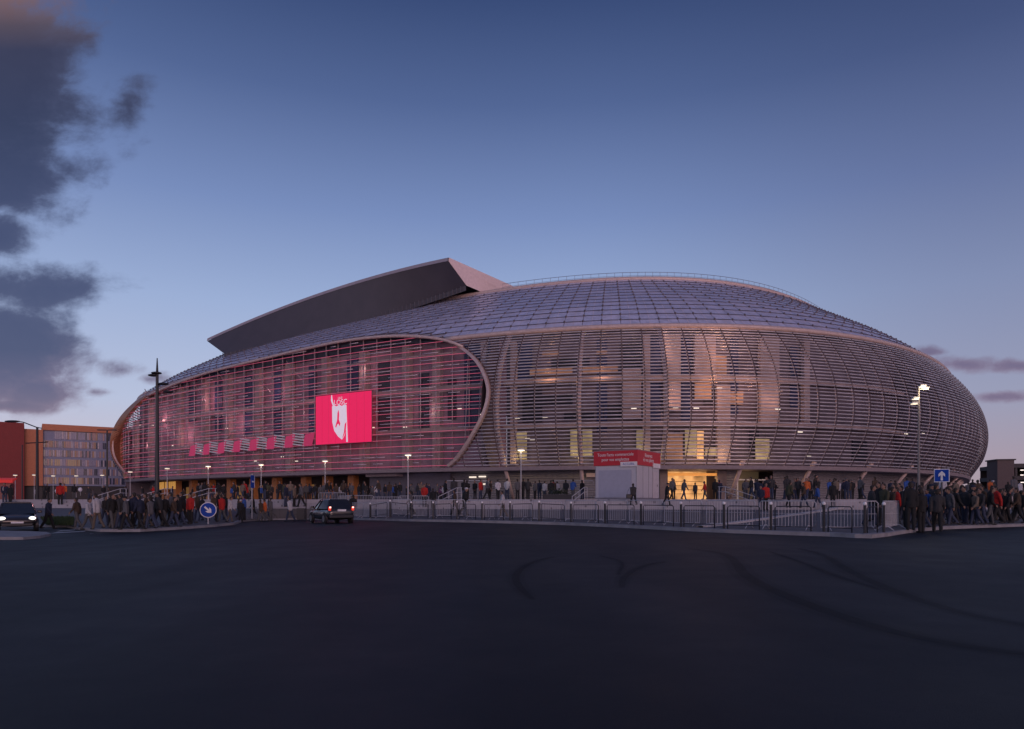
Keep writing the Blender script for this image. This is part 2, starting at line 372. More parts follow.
# grass verge at the left
GR = mat('verge_grass', (.035, .06, .022), .9, var=.4, vs=2.5, bump=1, bs=30)
gp = [on_walk(*q) for q in ((46, 526.4), (73, 526), (74, 518), (40, 518))]
gm = MB(); gm.add([q + Vector((0, 0, .03)) for q in gp], [(0, 1, 2, 3)])
structure(gm.build('grass_verge', GR))
gt = MB()
for i in range(2600):
    a, b = random.random(), random.random(); q = (gp[0] * (1 - a) + gp[1] * a) * (1 - b) + (gp[3] * (1 - a) + gp[2] * a) * b
    hh = random.uniform(.08, .2); an = random.uniform(0, 6.28); w = .03
    gt.add([(q.x - w * math.cos(an), q.y - w * math.sin(an), q.z + .02), (q.x + w * math.cos(an), q.y + w * math.sin(an), q.z + .02), (q.x + random.uniform(-.05, .05), q.y + random.uniform(-.05, .05), q.z + hh)], [(0, 1, 2)])
tag(gt.build('grass', GR), 'short dark green grass of the verge beside the headlit car', 'grass', kind='stuff')
# pale kerb of the ramp that climbs across the pavement behind the railing
rp = [on_walk(*q) for q in [(700, 529), (722, 525.5), (745, 522.5), (770, 519), (795, 515.5), (815, 512.5), (842, 509.5)]]
rm = MB()
for a, b in zip(rp, rp[1:]):
    t = (b - a); t.z = 0; t.normalize(); nr = Vector((-t.y, t.x, 0)) * .16
    rm.add([a - nr + Vector((0, 0, -.05)), b - nr + Vector((0, 0, -.05)), b - nr + Vector((0, 0, .09)), a - nr + Vector((0, 0, .09)), a + nr + Vector((0, 0, .09)), b + nr + Vector((0, 0, .09)), b + nr + Vector((0, 0, -.05)), a + nr + Vector((0, 0, -.05))],
           [(0, 1, 2, 3), (3, 2, 5, 4), (4, 5, 6, 7)])
structure(rm.build('ramp_edging', mat('ramp_stone', (.5, .48, .5), .7)))

# ================================================================== THE STADIUM
CX, CY, SA, SB, TH, NN = 11.2, 166.1, 82.4, 81.1, .979, 2.95
ZS = [5.2, 9, 14, 20.4, 24, 28, 31.]; ES = [2.1, 4.2, 4.2, 0, -4.5, -11.2, -16.4]
DS = []
for i in range(7):
    a, b = max(i - 1, 0), min(i + 1, 6)
    if 0 < i < 6:
        h0, h1 = ZS[i] - ZS[i - 1], ZS[i + 1] - ZS[i]; d0, d1 = (ES[i] - ES[i - 1]) / h0, (ES[i + 1] - ES[i]) / h1; DS.append((d0 * h1 + d1 * h0) / (h0 + h1))
    else: DS.append((ES[b] - ES[a]) / (ZS[b] - ZS[a]))
def off(z):
    i = 0
    while i < 5 and z > ZS[i + 1]: i += 1
    h = ZS[i + 1] - ZS[i]; t = (z - ZS[i]) / h
    if t < 0: return ES[0] + DS[0] * (z - ZS[0])
    return ES[i] * (2 * t**3 - 3 * t**2 + 1) + h * DS[i] * (t**3 - 2 * t**2 + t) + ES[i + 1] * (-2 * t**3 + 3 * t**2) + h * DS[i + 1] * (t**3 - t**2)
def P2(u_, e):
    c, s = math.cos(u_), math.sin(u_)
    x = (SA + e) * math.copysign(abs(c) ** (2 / NN), c); y = (SB + e) * math.copysign(abs(s) ** (2 / NN), s)
    return CX + x * math.cos(TH) - y * math.sin(TH), CY + x * math.sin(TH) + y * math.cos(TH)
NU = 20000; U0 = 3.7732098565940206
_pts = [P2(U0 - math.pi + 2 * math.pi * i / NU, 0) for i in range(NU + 1)]
_L = [0.0]
for a, b in zip(_pts, _pts[1:]): _L.append(_L[-1] + math.hypot(b[0] - a[0], b[1] - a[1]))
PER = _L[-1]; _mid = _L[NU // 2]
import bisect
def Us(s):
    t = s + _mid; t = t % PER; i = min(NU - 1, max(0, bisect.bisect(_L, t) - 1)); k = (t - _L[i]) / max(1e-9, _L[i + 1] - _L[i])
    return U0 - math.pi + 2 * math.pi * (i + k) / NU
_uc = {}
def UU(s):
    k = round(s, 3)
    if k not in _uc: _uc[k] = Us(k)
    return _uc[k]
_nc = {}
def base_n(s):
    k = round(s, 3)
    if k not in _nc:
        u_ = UU(s); a, b, c = P2(u_ - 4e-4, 0), P2(u_, 0), P2(u_ + 4e-4, 0); tx, ty = c[0] - a[0], c[1] - a[1]; l = math.hypot(tx, ty); _nc[k] = (b[0], b[1], ty / l, -tx / l)
    return _nc[k]
def SW(s, z, e):                    # a point at plain distance e outside the ring line
    x, y, nx, ny = base_n(s); return Vector((x + nx * e, y + ny * e, z))
def S3(s, z, de=0.0): return SW(s, z, off(z) + de)   # a point of the shell, de outside its skin
def frange(a, b, st):
    n = max(1, int(round((b - a) / st))); return [a + (b - a) * i / n for i in range(n + 1)]

def ef(s): return interp(s, [-101, -86], [3.0, 1.5])
SROOT = thing('stadium', (CX, CY, PZ)); OFF = (CX, CY, PZ)
tag(SROOT, 'huge rounded stadium wrapped in horizontal tubes with a red glazed front', 'stadium')
def part(b, name, mats, parent=None, smooth=False): return b.build(name, mats, parent or SROOT, OFF, smooth)

SALMON = mat('salmon_steel', (.56, .44, .42), .5, .15)
TUBE = mat('louvre_tube', (.58, .54, .58), .24, .35, .25, .5, transp=.12, spec=1.0)
CLAMP = mat('dark_clamp', (.12, .095, .105), .5, .3)
MULL = mat('mullion_steel', (.36, .30, .32), .45, .3)
INNER = mat('inner_wall_paint', (.115, .09, .115), .7, var=.45, vs=.25)
INPINK = mat('inner_concrete', (.40, .31, .30), .8, var=.2, vs=.6)
DARKG = mat('dark_glass', (.016, .016, .028), .5, 0, spec=.25)
BLUEG = mat('blue_window_glass', (.022, .032, .10), .55, 0, spec=.25)
ROOFG = mat('roof_panel_glass', (.52, .54, .72), .22, 0, .2, 1.0, spec=1.0)
BASEW = mat('grey_base_cladding', (.20, .19, .21), .65, var=.15)
ORANGE = mat('orange_panel', (.42, .17, .06), .6)
WARM = mat('lit_warm_interior', (.5, .35, .2), .8, emit=(1.0, .50, .18), es=.75)
WARMD = mat('lit_dim_interior', (.3, .2, .15), .8, emit=(1.0, .42, .2), es=.12)
YEL = mat('lit_yellow_interior', (.28, .235, .16), .8, emit=(1.0, .74, .34), es=.22)
for k_ in ('lit_yellow_interior', 'lit_warm_interior', 'lit_dim_interior'):
    t = NT(MATS[k_].node_tree); b_ = t.n['Principled BSDF']; co_ = t.new('ShaderNodeTexCoord').outputs['Object']
    n_ = t.noise(co_, .9, 3, .5); mr = t.new('ShaderNodeMapRange'); t.l.new(n_, mr.inputs[0]); mr.inputs[1].default_value = .3; mr.inputs[2].default_value = .7
    es_ = b_.inputs['Emission Strength'].default_value; mr.inputs[3].default_value = es_ * .2; mr.inputs[4].default_value = es_ * 1.15; t.l.new(mr.outputs[0], b_.inputs['Emission Strength'])
WHT = mat('lit_lamp_white', (.9, .85, .8), .5, emit=(1.0, .85, .68), es=1.0)

# --- the outline of the glazed front, in (arc, height) along the shell
ar_z = [5.1, 6, 8.2, 10.5, 12.6, 14.4, 16.9, 19.2, 20.4]; ar_s = [-25.8, -24.3, -22.0, -20.4, -19.8, -20.1, -21.6, -24.5, -27]
right_arc = list(zip(ar_s, ar_z)); top_arc = [(-30.7, 21.5), (-37.7, 22.8), (-47.0, 23.5), (-54.2, 23.2), (-62.5, 22.7), (-70.25, 22.2), (-77.5, 21.8), (-84.3, 21.4), (-92, 20.8), (-98, 19.7)]
left_arc = [(-102, 18.0), (-104.6, 15.4), (-105.6, 12.4), (-105, 9), (-103, 6.6), (-100.5, 5.1)]
outline = right_arc + top_arc + left_arc
def ztop(s): return interp(s, [p_[0] for p_ in (right_arc[-1:] + top_arc + left_arc[:3])][::-1], [p_[1] for p_ in (right_arc[-1:] + top_arc + left_arc[:3])][::-1])
def sright(z): return interp(z, ar_z + [21.7, 22.85, 23.5], ar_s + [-30.5, -37, -46.5])
la = left_arc[::-1]
def sleft(z): return interp(z, [q[1] for q in la] + [q[1] for q in top_arc[::-1]], [q[0] for q in la] + [q[0] for q in top_arc[::-1]])
def ztop_in(s): return 20.4 if (s > -27 or s < -97.5) else ztop(s)
S_END = 118

# --- horizontal tubes of the open screen
PITCH = .38; rows_z = [5.25 + PITCH * i for i in range(40)]
tb = MB()
def tube_run(b, zs, s0, s1, r, step, n=6, de=0., mi=0, flat=1.0):
    ss = frange(s0, s1, step); b.tube([S3(s, zs, de) for s in ss], r, n, mi, r2=r * flat)
for z in rows_z: tube_run(tb, z, sright(z) + .15, S_END, .083, 1.05)
part(tb, 'louvre_screen', TUBE, smooth=True); tb = MB()
for z in rows_z: tube_run(tb, z, -150, sleft(z) - .2, .125, 2.2, 5)
part(tb, 'louvre_screen', TUBE, smooth=True)

# --- the mullions that carry the tubes, each with its row of clamps
s = -26.0; smull = []
while s < S_END: smull.append(s); s += 2.17
for i, s in enumerate(smull):
    zs_ = [z for z in frange(5.0, 20.4, .7) if s > sright(z) + .3]
    if len(zs_) < 2: continue
    b = MB(); b.tube([S3(s, z, -.13) for z in zs_], .042, 5)
    for z in rows_z:
        if s > sright(z) + .3:
            q = S3(s, z, .03); b.ball(q, (.10, .10, .11), 6, 4, 1)
    part(b, 'mullion', [MULL, CLAMP])
# --- the main inclined ribs, carried down to the plaza as legs
for s in [-19.3, -10.75] + [-2.2 + 8.5 * i for i in range(13)]:
    b = MB(); zs_ = [z for z in frange(5.0, 20.3, 1.0) if s > sright(z) + .3]
    if zs_: b.tube([S3(s, z, -.62) for z in zs_], .27, 8)
    if s < 0: part(b, 'rib', SALMON, smooth=True)
    if abs(s + 2.2) > .1: part(MB().tube([S3(s, 5.6, -.5), SW(s, PZ - .05, -1.7)], [.24, .2], 8), 'leg', SALMON, smooth=True)

# --- eaves ring, lower edge beam
b = MB(); b.tube([S3(s, 20.55, .12) for s in frange(-27.5, S_END, 1.2)], .30, 8); part(b, 'ring_beam', SALMON, smooth=True); b = MB(); b.tube([S3(s, 20.55, .12) for s in frange(-160, -98.5, 2)], .30, 8); part(b, 'ring_beam', SALMON, smooth=True)
b = MB()
ss = frange(-160, S_END, 1.5)
sec = [(5.02, .2), (4.62, .0), (4.62, -1.5), (5.02, -1.5)]
b.add([SW(s, z, off(5.2) + d) for s in ss for z, d in sec], [(i * 4 + j, i * 4 + (j + 1) % 4, i * 4 + 4 + (j + 1) % 4, i * 4 + 4 + j) for i in range(len(ss) - 1) for j in range(4)])
part(b, 'edge_beam', mat('beam_grey', (.30, .25, .27), .6))

# --- roof: closed skin under shingled glass panes
rt = [20.55 + (31.0 - 20.55) * i / 12 for i in range(13)]
def prof_levels(n, z0, z1):
    zz = frange(z0, z1, .05); L = [0]
    for a, b_ in zip(zz, zz[1:]): L.append(L[-1] + math.hypot(b_ - a, off(b_) - off(a)))
    return [interp(L[-1] * i / n, L, zz) for i in range(n + 1)]
LV = prof_levels(13, 20.7, 31.0)
b = MB(); ss = frange(-170, 150, 2.17); LVs = prof_levels(13, 20.4, 31.0)
for i in range(len(ss) - 1):
    for j in range(13):
        sm = (ss[i] + ss[i + 1]) / 2
        z0, z1 = LVs[j], LVs[j + 1]
        if -97.5 < sm < -27:
            zt = ztop(sm)
            if z1 < zt: continue
            z0 = max(z0, min(zt, z1 - .02))
        b.quad(S3(ss[i], z0, -.16), S3(ss[i + 1], z0, -.16), S3(ss[i + 1], z1, -.16), S3(ss[i], z1, -.16))
part(b, 'roof_lining', mat('roof_lining_grey', (.36, .36, .44), .7))
b = MB(); cb = MB(); rnd = random.Random(3)
sr = [-26.0 + 2.17 * i for i in range(-62, 66)]
for i in range(len(sr) - 1):
    a, c = sr[i] + .035, sr[i + 1] - .035
    for j in range(13):
        z0, z1 = LV[j], LV[j + 1]; sm = (a + c) / 2
        if -97.5 < sm < -27:
            zt = max(ztop(a), ztop(c)) + .25
            if z1 < zt + .1: continue
            z0 = max(z0, zt)
        lo, hi = .16 + rnd.uniform(-.03, .03), .0
        zm = z0 + (z1 - z0) * .94
        q0, q1, q2, q3 = S3(a, z0, lo), S3(c, z0, lo), S3(c, zm, hi), S3(a, zm, hi)
        b.quad(q0, q1, q2, q3, rnd.choice([0, 0, 1]))
        b.quad(S3(a, z0, lo - .09), S3(c, z0, lo - .09), q1, q0, 2)
        m_ = (a + c) / 2; b.quad(S3(m_ - .03, z0 + .02, lo + .012), S3(m_ + .03, z0 + .02, lo + .012), S3(m_ + .03, zm, hi + .012), S3(m_ - .03, zm, hi + .012), 2)
        cq = S3(sr[i], z0, .12); cb.ball(cq, (.13, .13, .15), 6, 4)
part(b, 'roof_panel', [ROOFG, mat('roof_panel_glass_warm', (.56, .56, .72), .28, 0, .2, 1.0, spec=1.0), mat('panel_edge', (.62, .56, .62), .5)])
for o_ in [part(cb, 'roof_clamp', mat('roof_clamp_dark', (.12, .10, .12), .6))]: pass
b = MB(); zr = LV[-1]
b.tube([S3(s, 31.0, .1) for s in frange(-PER / 2, PER / 2, 2.0)][:-1], .32, 8, closed=True); part(b, 'rim_beam', SALMON, smooth=True)
b = MB(); ring = [S3(s, 30.9, -.1) for s in frange(-PER / 2, PER / 2, 3.0)][:-1]; b.add(ring, [tuple(range(len(ring)))]); part(b, 'roof_deck', mat('deck_membrane', (.3, .28, .3), .8))
b = MB()
b.tube([S3(s, 31.0, -.3) + Vector((0, 0, 1.0)) for s in frange(-28, 70, 1.5)], .03, 4); b.tube([S3(s, 31.0, -.3) + Vector((0, 0, .55)) for s in frange(-28, 70, 1.5)], .02, 4)
for s in frange(-28, 70, 1.5): q = S3(s, 31, -.3); b.tube([q, q + Vector((0, 0, 1.0))], .022, 4)
part(b, 'roof_railing', mat('rail_steel', (.35, .33, .36), .4, .6))
b = MB()
LR = [(-104, 21.6)] + [(q[0], q[1] + .7) for q in top_arc[::-1]] + [(-33, 22.6)]
pp = [S3(s, z, .75) for s, z in LR[:-2]]; b.tube(pp, .025, 4)
for s, z in LR[:-2]: q = S3(s, z, .1); b.tube([q, S3(s, z, .75)], .022, 4)
part(b, 'gutter_railing', mat('rail_steel', (.35, .33, .36), .4, .6))

# --- the raised roof leaf: a long wedge that leans out over the left side
contact = [(-84, 25.0), (-79, 25.6), (-72, 25.6), (-64.25, 25.8), (-59.5, 27.2), (-54.75, 28.5), (-48.5, 29.2), (-42.75, 29.8), (-37, 30.5), (-32, 31.0)]
def at_px(px, py, d): return Vector(((px - 512) / F * d, d, H + (HZ - py) / F * d))
nC = 10
nC = 30; LT = [i / (nC - 1) for i in range(nC)]
edge = [at_px(207 + 241 * t, 341 - 112 * t + 32 * t * t, 126.0 - 32.0 * t) for t in LT]
inner_dir = Vector((.72, .69, 0)).normalized()
bot = [at_px(224 + 242 * t, 353.5 - 50 * t - 18 * t * t, 118 - 21.5 * t) for t in LT]; low = bot[-1]
back = [q + inner_dir * 26 + Vector((0, 0, -.5)) for q in edge]
for q in back: q.z = 31.3 + (q.z - 31.3) * .12
th_ = [q + Vector((0, 0, .42)) for q in edge]
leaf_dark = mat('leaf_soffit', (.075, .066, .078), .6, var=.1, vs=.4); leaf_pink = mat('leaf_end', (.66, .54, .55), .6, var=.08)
CR = thing('raised_roof_tmp'); bpy.data.objects.remove(CR)
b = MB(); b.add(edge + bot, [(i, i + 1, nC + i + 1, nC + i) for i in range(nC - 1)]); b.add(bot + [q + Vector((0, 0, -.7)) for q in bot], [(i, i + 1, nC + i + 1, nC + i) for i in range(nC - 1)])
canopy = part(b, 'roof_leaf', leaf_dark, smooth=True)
b = MB(); up = [q + Vector((0, 0, .5)) + inner_dir * .1 for q in edge]
b.add([q - inner_dir * .06 for q in edge] + [q - inner_dir * .06 for q in up], [(i, i + 1, nC + i + 1, nC + i) for i in range(nC - 1)])
b.add(up + [q + Vector((0, 0, .4)) for q in back], [(i, i + 1, nC + i + 1, nC + i) for i in range(nC - 1)]); part(b, 'leaf_edge', mat('leaf_edge_grey', (.34, .30, .34), .5), canopy)
b = MB(); bk = back[-1] + Vector((0, 0, .4)); li = low + inner_dir * 18; li.z = 29.6; bl = bk.copy(); bl.z = 29.6
o2 = Vector((.06, -.06, 0)); P_ = [edge[-1] + o2, up[-1] + o2, bk + o2, bl + o2, li + o2, low + o2]
b.add(P_, [(0, 1, 2), (0, 2, 3), (0, 3, 4), (0, 4, 5)])
part(b, 'leaf_end_face', leaf_pink, canopy)
b = MB()
for i in range(nC - 1):
    for k in range(2):
        q = bot[i].lerp(bot[i + 1], k / 2); b.tube([q + Vector((0, 0, -.8)) - inner_dir * .25, q + Vector((0, 0, .05)) - inner_dir * .25], .05, 4)
part(b, 'leaf_bracket', mat('bracket_dark', (.12, .11, .13), .5, .3), canopy)

# --- frame of the glazed front
cen = Vector((-64, 13.5)); b = MB(); ol = outline[:]
def dens_poly(pl, st=1.2):
    o_ = []
    for a, c in zip(pl, pl[1:]):
        n = max(1, int(math.hypot(c[0] - a[0], c[1] - a[1]) / st)); o_ += [(a[0] + (c[0] - a[0]) * i / n, a[1] + (c[1] - a[1]) * i / n) for i in range(n)]
    return o_ + [pl[-1]]
def chaikin(pl, k=2):
    for _ in range(k):
        n_ = [pl[0]]
        for a, c in zip(pl, pl[1:]): n_ += [(a[0] * .75 + c[0] * .25, a[1] * .75 + c[1] * .25), (a[0] * .25 + c[0] * .75, a[1] * .25 + c[1] * .75)]
        pl = n_ + [pl[-1]]
    return pl
od = dens_poly(chaikin(ol), 1.2)
inw = []
for i in range(len(od)):
    a, c = Vector(od[max(0, i - 1)]), Vector(od[min(len(od) - 1, i + 1)]); t = (c - a).normalized(); n = Vector((-t.y, t.x))
    if n.dot(cen - Vector(od[i])) < 0: n = -n
    inw.append(n)
W_ = .42
# --- the flat, upright glazing behind the frame: glass, red light bars, pale mullions
def reproj(s, z):
    q = S3(s, z); az = q.x / q.y; lo, hi = s - 9, s + 9
    for _ in range(40):
        m = (lo + hi) / 2; p_ = SW(m, 0, ef(m))
        if p_.x / p_.y < az: lo = m
        else: hi = m
    p_ = SW(lo, 0, ef(lo)); return lo, H + (z - H) * p_.y / q.y
_ls = [-112 + .05 * i for i in range(840)]; _lp = [SW(q, 0, ef(q)) for q in _ls]; _lx = [512 + F * p_.x / p_.y for p_ in _lp]; _k0 = _lx.index(min(_lx))
def left_edge(px, py):
    i = min(range(_k0, len(_ls)), key=lambda k: abs(_lx[k] - px)); return _ls[i], H + (HZ - py) / F * _lp[i].y
g_right = [reproj(*q) for q in right_arc]; g_top = [reproj(*q) for q in top_arc[:7]] + [left_edge(183, 380.5), left_edge(162, 388.5), left_edge(148, 395)]
g_left = [left_edge(137, 404), left_edge(128.5, 414), left_edge(122.5, 427), left_edge(120, 441), left_edge(120.2, 458), left_edge(124, 472.5)]; g_left[-1] = (g_left[-1][0], 5.1)
v = []
io = chaikin(g_right + g_top + g_left); oo = chaikin(ol)
nf = 140
def resample(pl, n):
    L = [0]
    for a, c in zip(pl, pl[1:]): L.append(L[-1] + math.hypot(c[0] - a[0], c[1] - a[1]))
    return [(interp(L[-1] * i / n, L, [q[0] for q in pl]), interp(L[-1] * i / n, L, [q[1] for q in pl])) for i in range(n + 1)]
ro = [q for seg in (right_arc + top_arc[:1], top_arc, top_arc[-1:] + left_arc) for q in resample(chaikin(seg), 40)]
ri = [q for seg in (g_right + g_top[:1], g_top, g_top[-1:] + g_left) for q in resample(chaikin(seg), 40)]
nf = len(ro)
for i, ((s, z), (si, zi)) in enumerate(zip(ro, ri)):
    a, c = Vector(ro[max(0, i - 2)]), Vector(ro[min(nf - 1, i + 2)]); t = (c - a).normalized(); n = Vector((-t.y, t.x))
    if n.dot(cen - Vector((s, z))) < 0: n = -n
    w = .30
    v += [S3(s, z, -.3), S3(s, z, .28), S3(s + n.x * w, z + n.y * w, .28), SW(si, zi, ef(si) + .05), SW(si, zi, ef(si) - .6)]
b.add(v, [(i * 5 + j, i * 5 + 5 + j, i * 5 + 6 + j, i * 5 + 1 + j) for i in range(nf - 1) for j in range(2)], 0)
b.add(v, [(i * 5 + j, i * 5 + 5 + j, i * 5 + 6 + j, i * 5 + 1 + j) for i in range(nf - 1) for j in (2, 3)], 1)
part(b, 'front_frame', [SALMON, mat('frame_reveal', (.36, .175, .10), .6)])
gol = dens_poly(chaikin(g_right + g_top + g_left), .8)
def span(z):
    """left and right edge of the glazing at height z"""
    xs_ = [a[0] + (c[0] - a[0]) * (z - a[1]) / (c[1] - a[1]) for a, c in zip(gol, gol[1:]) if (a[1] - z) * (c[1] - z) <= 0 and a[1] != c[1]]
    return (min(xs_), max(xs_)) if len(xs_) > 1 else (-50, -50)
def rise(s):
    zs_ = [a[1] + (c[1] - a[1]) * (s - a[0]) / (c[0] - a[0]) for a, c in zip(gol, gol[1:]) if (a[0] - s) * (c[0] - s) <= 0 and a[0] != c[0]]
    zs_.append(5.1) if len(zs_) < 2 else None
    return min(zs_), max(zs_)
part(MB().tube([SW(s, z - .1, ef(s) + .12) for s, z in resample(chaikin(g_right[-2:] + g_top), 60)], .2, 6), 'front_frame', SALMON, smooth=True)
GL = mat('front_glass', (.10, .06, .08), .05, 0, .05, 1, transp=.80, spec=1.0)
zz = frange(5.15, max(q[1] for q in gol) - .2, .61); b = MB()
for z0, z1 in zip(zz, zz[1:]):
    sa, sb = max(span(z0)[0], span(z1)[0]) + .05, min(span(z0)[1], span(z1)[1]) - .05
    ss = frange(sa, sb, 2.17)
    for a, c in zip(ss, ss[1:]): b.quad(SW(a, z0, ef(a) - .4), SW(c, z0, ef(c) - .4), SW(c, z1, ef(c) - .4), SW(a, z1, ef(a) - .4))
part(b, 'front_glass', GL)
REDL = mat('red_light_bar', (.60, .16, .24), .4, emit=(1.0, .14, .27), es=.33)
PALE = mat('pale_front_bar', (.72, .62, .70), .3, .1)
b = MB()
brnd = random.Random(9)
for k, z in enumerate([5.35 + .405 * i for i in range(45)]):
    a, c = span(z)
    if c - a < 2: continue
    if k % 2 == 0: b.tube([SW(s, z, ef(s) - .05) for s in frange(a + .1, c - .1, 2.17)], .034, 5, 0)
    else:
        q = a + .1
        while q < c - .3:
            e_ = min(c - .1, q + brnd.choice((.9, 1.5, 2.17, 2.17, 4.3)))
            if brnd.random() < (.62 if 9 < z < 17 else .3): b.tube([SW(q, z, ef(q) - .05), SW(e_, z, ef(e_) - .05)], .042, 5, 1)
            q = e_ + .1
part(b, 'light_bar_screen', [REDL, PALE], smooth=True)
s = -21.5
while s > -104.5:
    zb, zt = rise(s)
    if zt - zb > 1: part(MB().tube([SW(s, zb + .05, ef(s) - .2), SW(s, zt - .05, ef(s) - .2)], .075, 6), 'front_mullion', MULL, smooth=True)
    s -= 2.17
for z in (9.4, 14.2, 18.6):
    a, c = span(z); part(MB().tube([SW(s, z, ef(s) - .55) for s in frange(a + .1, c - .1, 2.17)], .11, 5), 'front_rail', SALMON)
for s in (-94, -86, -78, -70, -62, -54):
    part(MB().tube([SW(s, 7, ef(s) - .8), SW(s + 3.5, 11.5, ef(s + 3.5) - .8)], .07, 5), 'front_brace', MULL); part(MB().tube([SW(s, 20.5, ef(s) - .8), SW(s + 4.5, 16.5, ef(s + 4.5) - .8)], .07, 5), 'front_brace', MULL)

# --- what stands behind the screens
ROSE = mat('rose_hall_wall', (.34, .21, .26), .7, var=.35, vs=.25)
b = MB(); ss = frange(-170, 150, 2.5); fb = MB()
gap = lambda s: interp(s, [-112, -96, -80, 30, 46], [-3.4, -2.4, -2.7, -2.7, -1.0])
for a, c in zip(ss, ss[1:]):
    for z0, z1 in zip(frange(4.7, 20.5, 1.6), frange(4.7, 20.5, 1.6)[1:]):
        if -112 < a <= -96 and z0 < 18.6: w0, w1 = (.3 if z0 < 16 else -.3), (.3 if z1 < 16 else -.6); z2 = min(z1, 19.4); b.quad(SW(a, z0, w0), SW(c, z0, w0), SW(c, z2, w1), SW(a, z2, w1))
        if -106 < a < -21: fb.quad(SW(a, z0, ef(a) + gap(a)), SW(c, z0, ef(c) + gap(c)), SW(c, z1, ef(c) + gap(c)), SW(a, z1, ef(a) + gap(a)))
        elif -21 <= a < 34: b.quad(SW(a, z0, -1.3), SW(c, z0, -1.3), SW(c, z1, -1.3), SW(a, z1, -1.3))
        else: b.quad(S3(a, z0, gap(a)), S3(c, z0, gap(c)), S3(c, z1, gap(c)), S3(a, z1, gap(a)))
    b.quad(SW(a, PZ, -6.8), SW(c, PZ, -6.8), SW(c, 4.7, -6.8), SW(a, 4.7, -6.8)); b.quad(SW(a, 4.7, ef(a) + gap(a)), SW(c, 4.7, ef(c) + gap(c)), SW(c, 4.7, -6.8), SW(a, 4.7, -6.8))
b.quad(SW(-107, PZ, -7), SW(-107, PZ, 2.0), SW(-107, 12, 2.6), SW(-107, 12, -7)); b.quad(SW(-107, 12, -7), SW(-107, 12, 2.6), SW(-107, 18, -.8), SW(-107, 18, -7))
for s_ in (34, -21):
    for z0, z1 in zip(frange(4.7, 20.5, 1.6), frange(4.7, 20.5, 1.6)[1:]): b.quad(SW(s_, z0, -1.4), S3(s_, z0, -.35), S3(s_, z1, -.35), SW(s_, z1, -1.4))
part(b, 'inner_wall', INNER); part(fb, 'hall_wall', ROSE)
def patch(s0, s1, z0, z1, e, m, name, thick=.25, parent=None):
    b = MB(); ss = frange(s0, s1, 1.6); v = []
    for s in ss: v += [SW(s, z0, e), SW(s, z1, e), SW(s, z1, e - thick), SW(s, z0, e - thick)]
    n = len(ss); b.add(v, [(i * 4 + j, i * 4 + 4 + j, i * 4 + 4 + (j + 1) % 4, i * 4 + (j + 1) % 4) for i in range(n - 1) for j in range(4)] + [(0, 1, 2, 3), (n * 4 - 4, n * 4 - 3, n * 4 - 2, n * 4 - 1)])
    return part(b, name, m, parent)
def cpatch(s0, s1, z0, z1, de, m, name, thick=.2, parent=None):
    if s1 < -21: return patch(s0, s1, z0, z1, de + 1.5, m, name, thick, parent)
    if s0 < 34 and z1 - z0 > .3: return patch(s0, s1, z0, min(z1, 19.6), de + 1.4, m, name, thick, parent)
    """a panel that follows the bulge of the shell at distance de from its skin"""
    b = MB(); ss = frange(s0, s1, 1.6); zz = frange(z0, z1, 1.3)
    for d in (de, de - thick):
        for a, c in zip(ss, ss[1:]):
            for e0, e1 in zip(zz, zz[1:]): b.quad(S3(a, e0, d), S3(c, e0, d), S3(c, e1, d), S3(a, e1, d))
    for s_ in (s0, s1):
        for e0, e1 in zip(zz, zz[1:]): b.quad(S3(s_, e0, de), S3(s_, e1, de), S3(s_, e1, de - thick), S3(s_, e0, de - thick))
    for e_ in (z0, z1):
        for a, c in zip(ss, ss[1:]): b.quad(S3(a, e_, de), S3(c, e_, de), S3(c, e_, de - thick), S3(a, e_, de - thick))
    return part(b, name, m, parent)
for z in (9.6, 14.6): cpatch(-20, 60, z, z + .45, -1.5, INPINK, 'floor_slab', 1.0); patch(-98, -21, z, z + .45, -.2, INPINK, 'floor_slab', 1.0)
for s in (-103, -95, -84.5, -76, -69.5, -62, -55, -47.5, -40.5, -33.5, -29): patch(s - .55, s + .55, 4.7, min(20.5, ztop(s) - 1.2), ef(s) - 1.8, INPINK, 'inner_column', .8)
for s0, s1, z0, z1, m in [(-25.5, -22, 9.9, 20, BLUEG), (-18, -15.6, 10.3, 14, DARKG), (-18.5, -16.8, 15.4, 20, BLUEG), (-9.2, -8, 9, 20, BLUEG), (-3.1, -1.9, 9.8, 20.2, BLUEG), (.4, 1.6, 10, 20, BLUEG), (6.2, 7.2, 11, 20, BLUEG), (14, 15, 12, 19, BLUEG),
                           (-14.5, -10, 16.6, 17.4, DARKG), (-15.8, -12, 12.2, 13.4, DARKG), (-13, -9.5, 10.5, 11.2, DARKG), (-6.5, -4.2, 16, 19, DARKG), (-8.5, -6.3, 10.4, 12, DARKG), (-.4, .3, 6, 9, DARKG), (3, 5, 12, 14, DARKG), (8.6, 9.8, 6.2, 9.2, DARKG), (24, 27, 6, 8.5, DARKG),
                           (-98, -90, 6, 13, DARKG), (-82, -80, 14, 20, BLUEG), (-74, -72, 12, 20, BLUEG), (-66, -63, 11, 20, BLUEG), (-59, -57.5, 10, 20, BLUEG), (-51.5, -50, 10.5, 20, BLUEG), (-44, -42, 15.2, 20, BLUEG), (-38.5, -36.5, 10, 19, DARKG), (-32, -30.5, 10, 17, DARKG), (-27.8, -26.6, 11, 16, DARKG)]:
    cpatch(s0, s1, z0, z1, gap((s0 + s1) / 2) + .15, m, 'dark_window', .1)
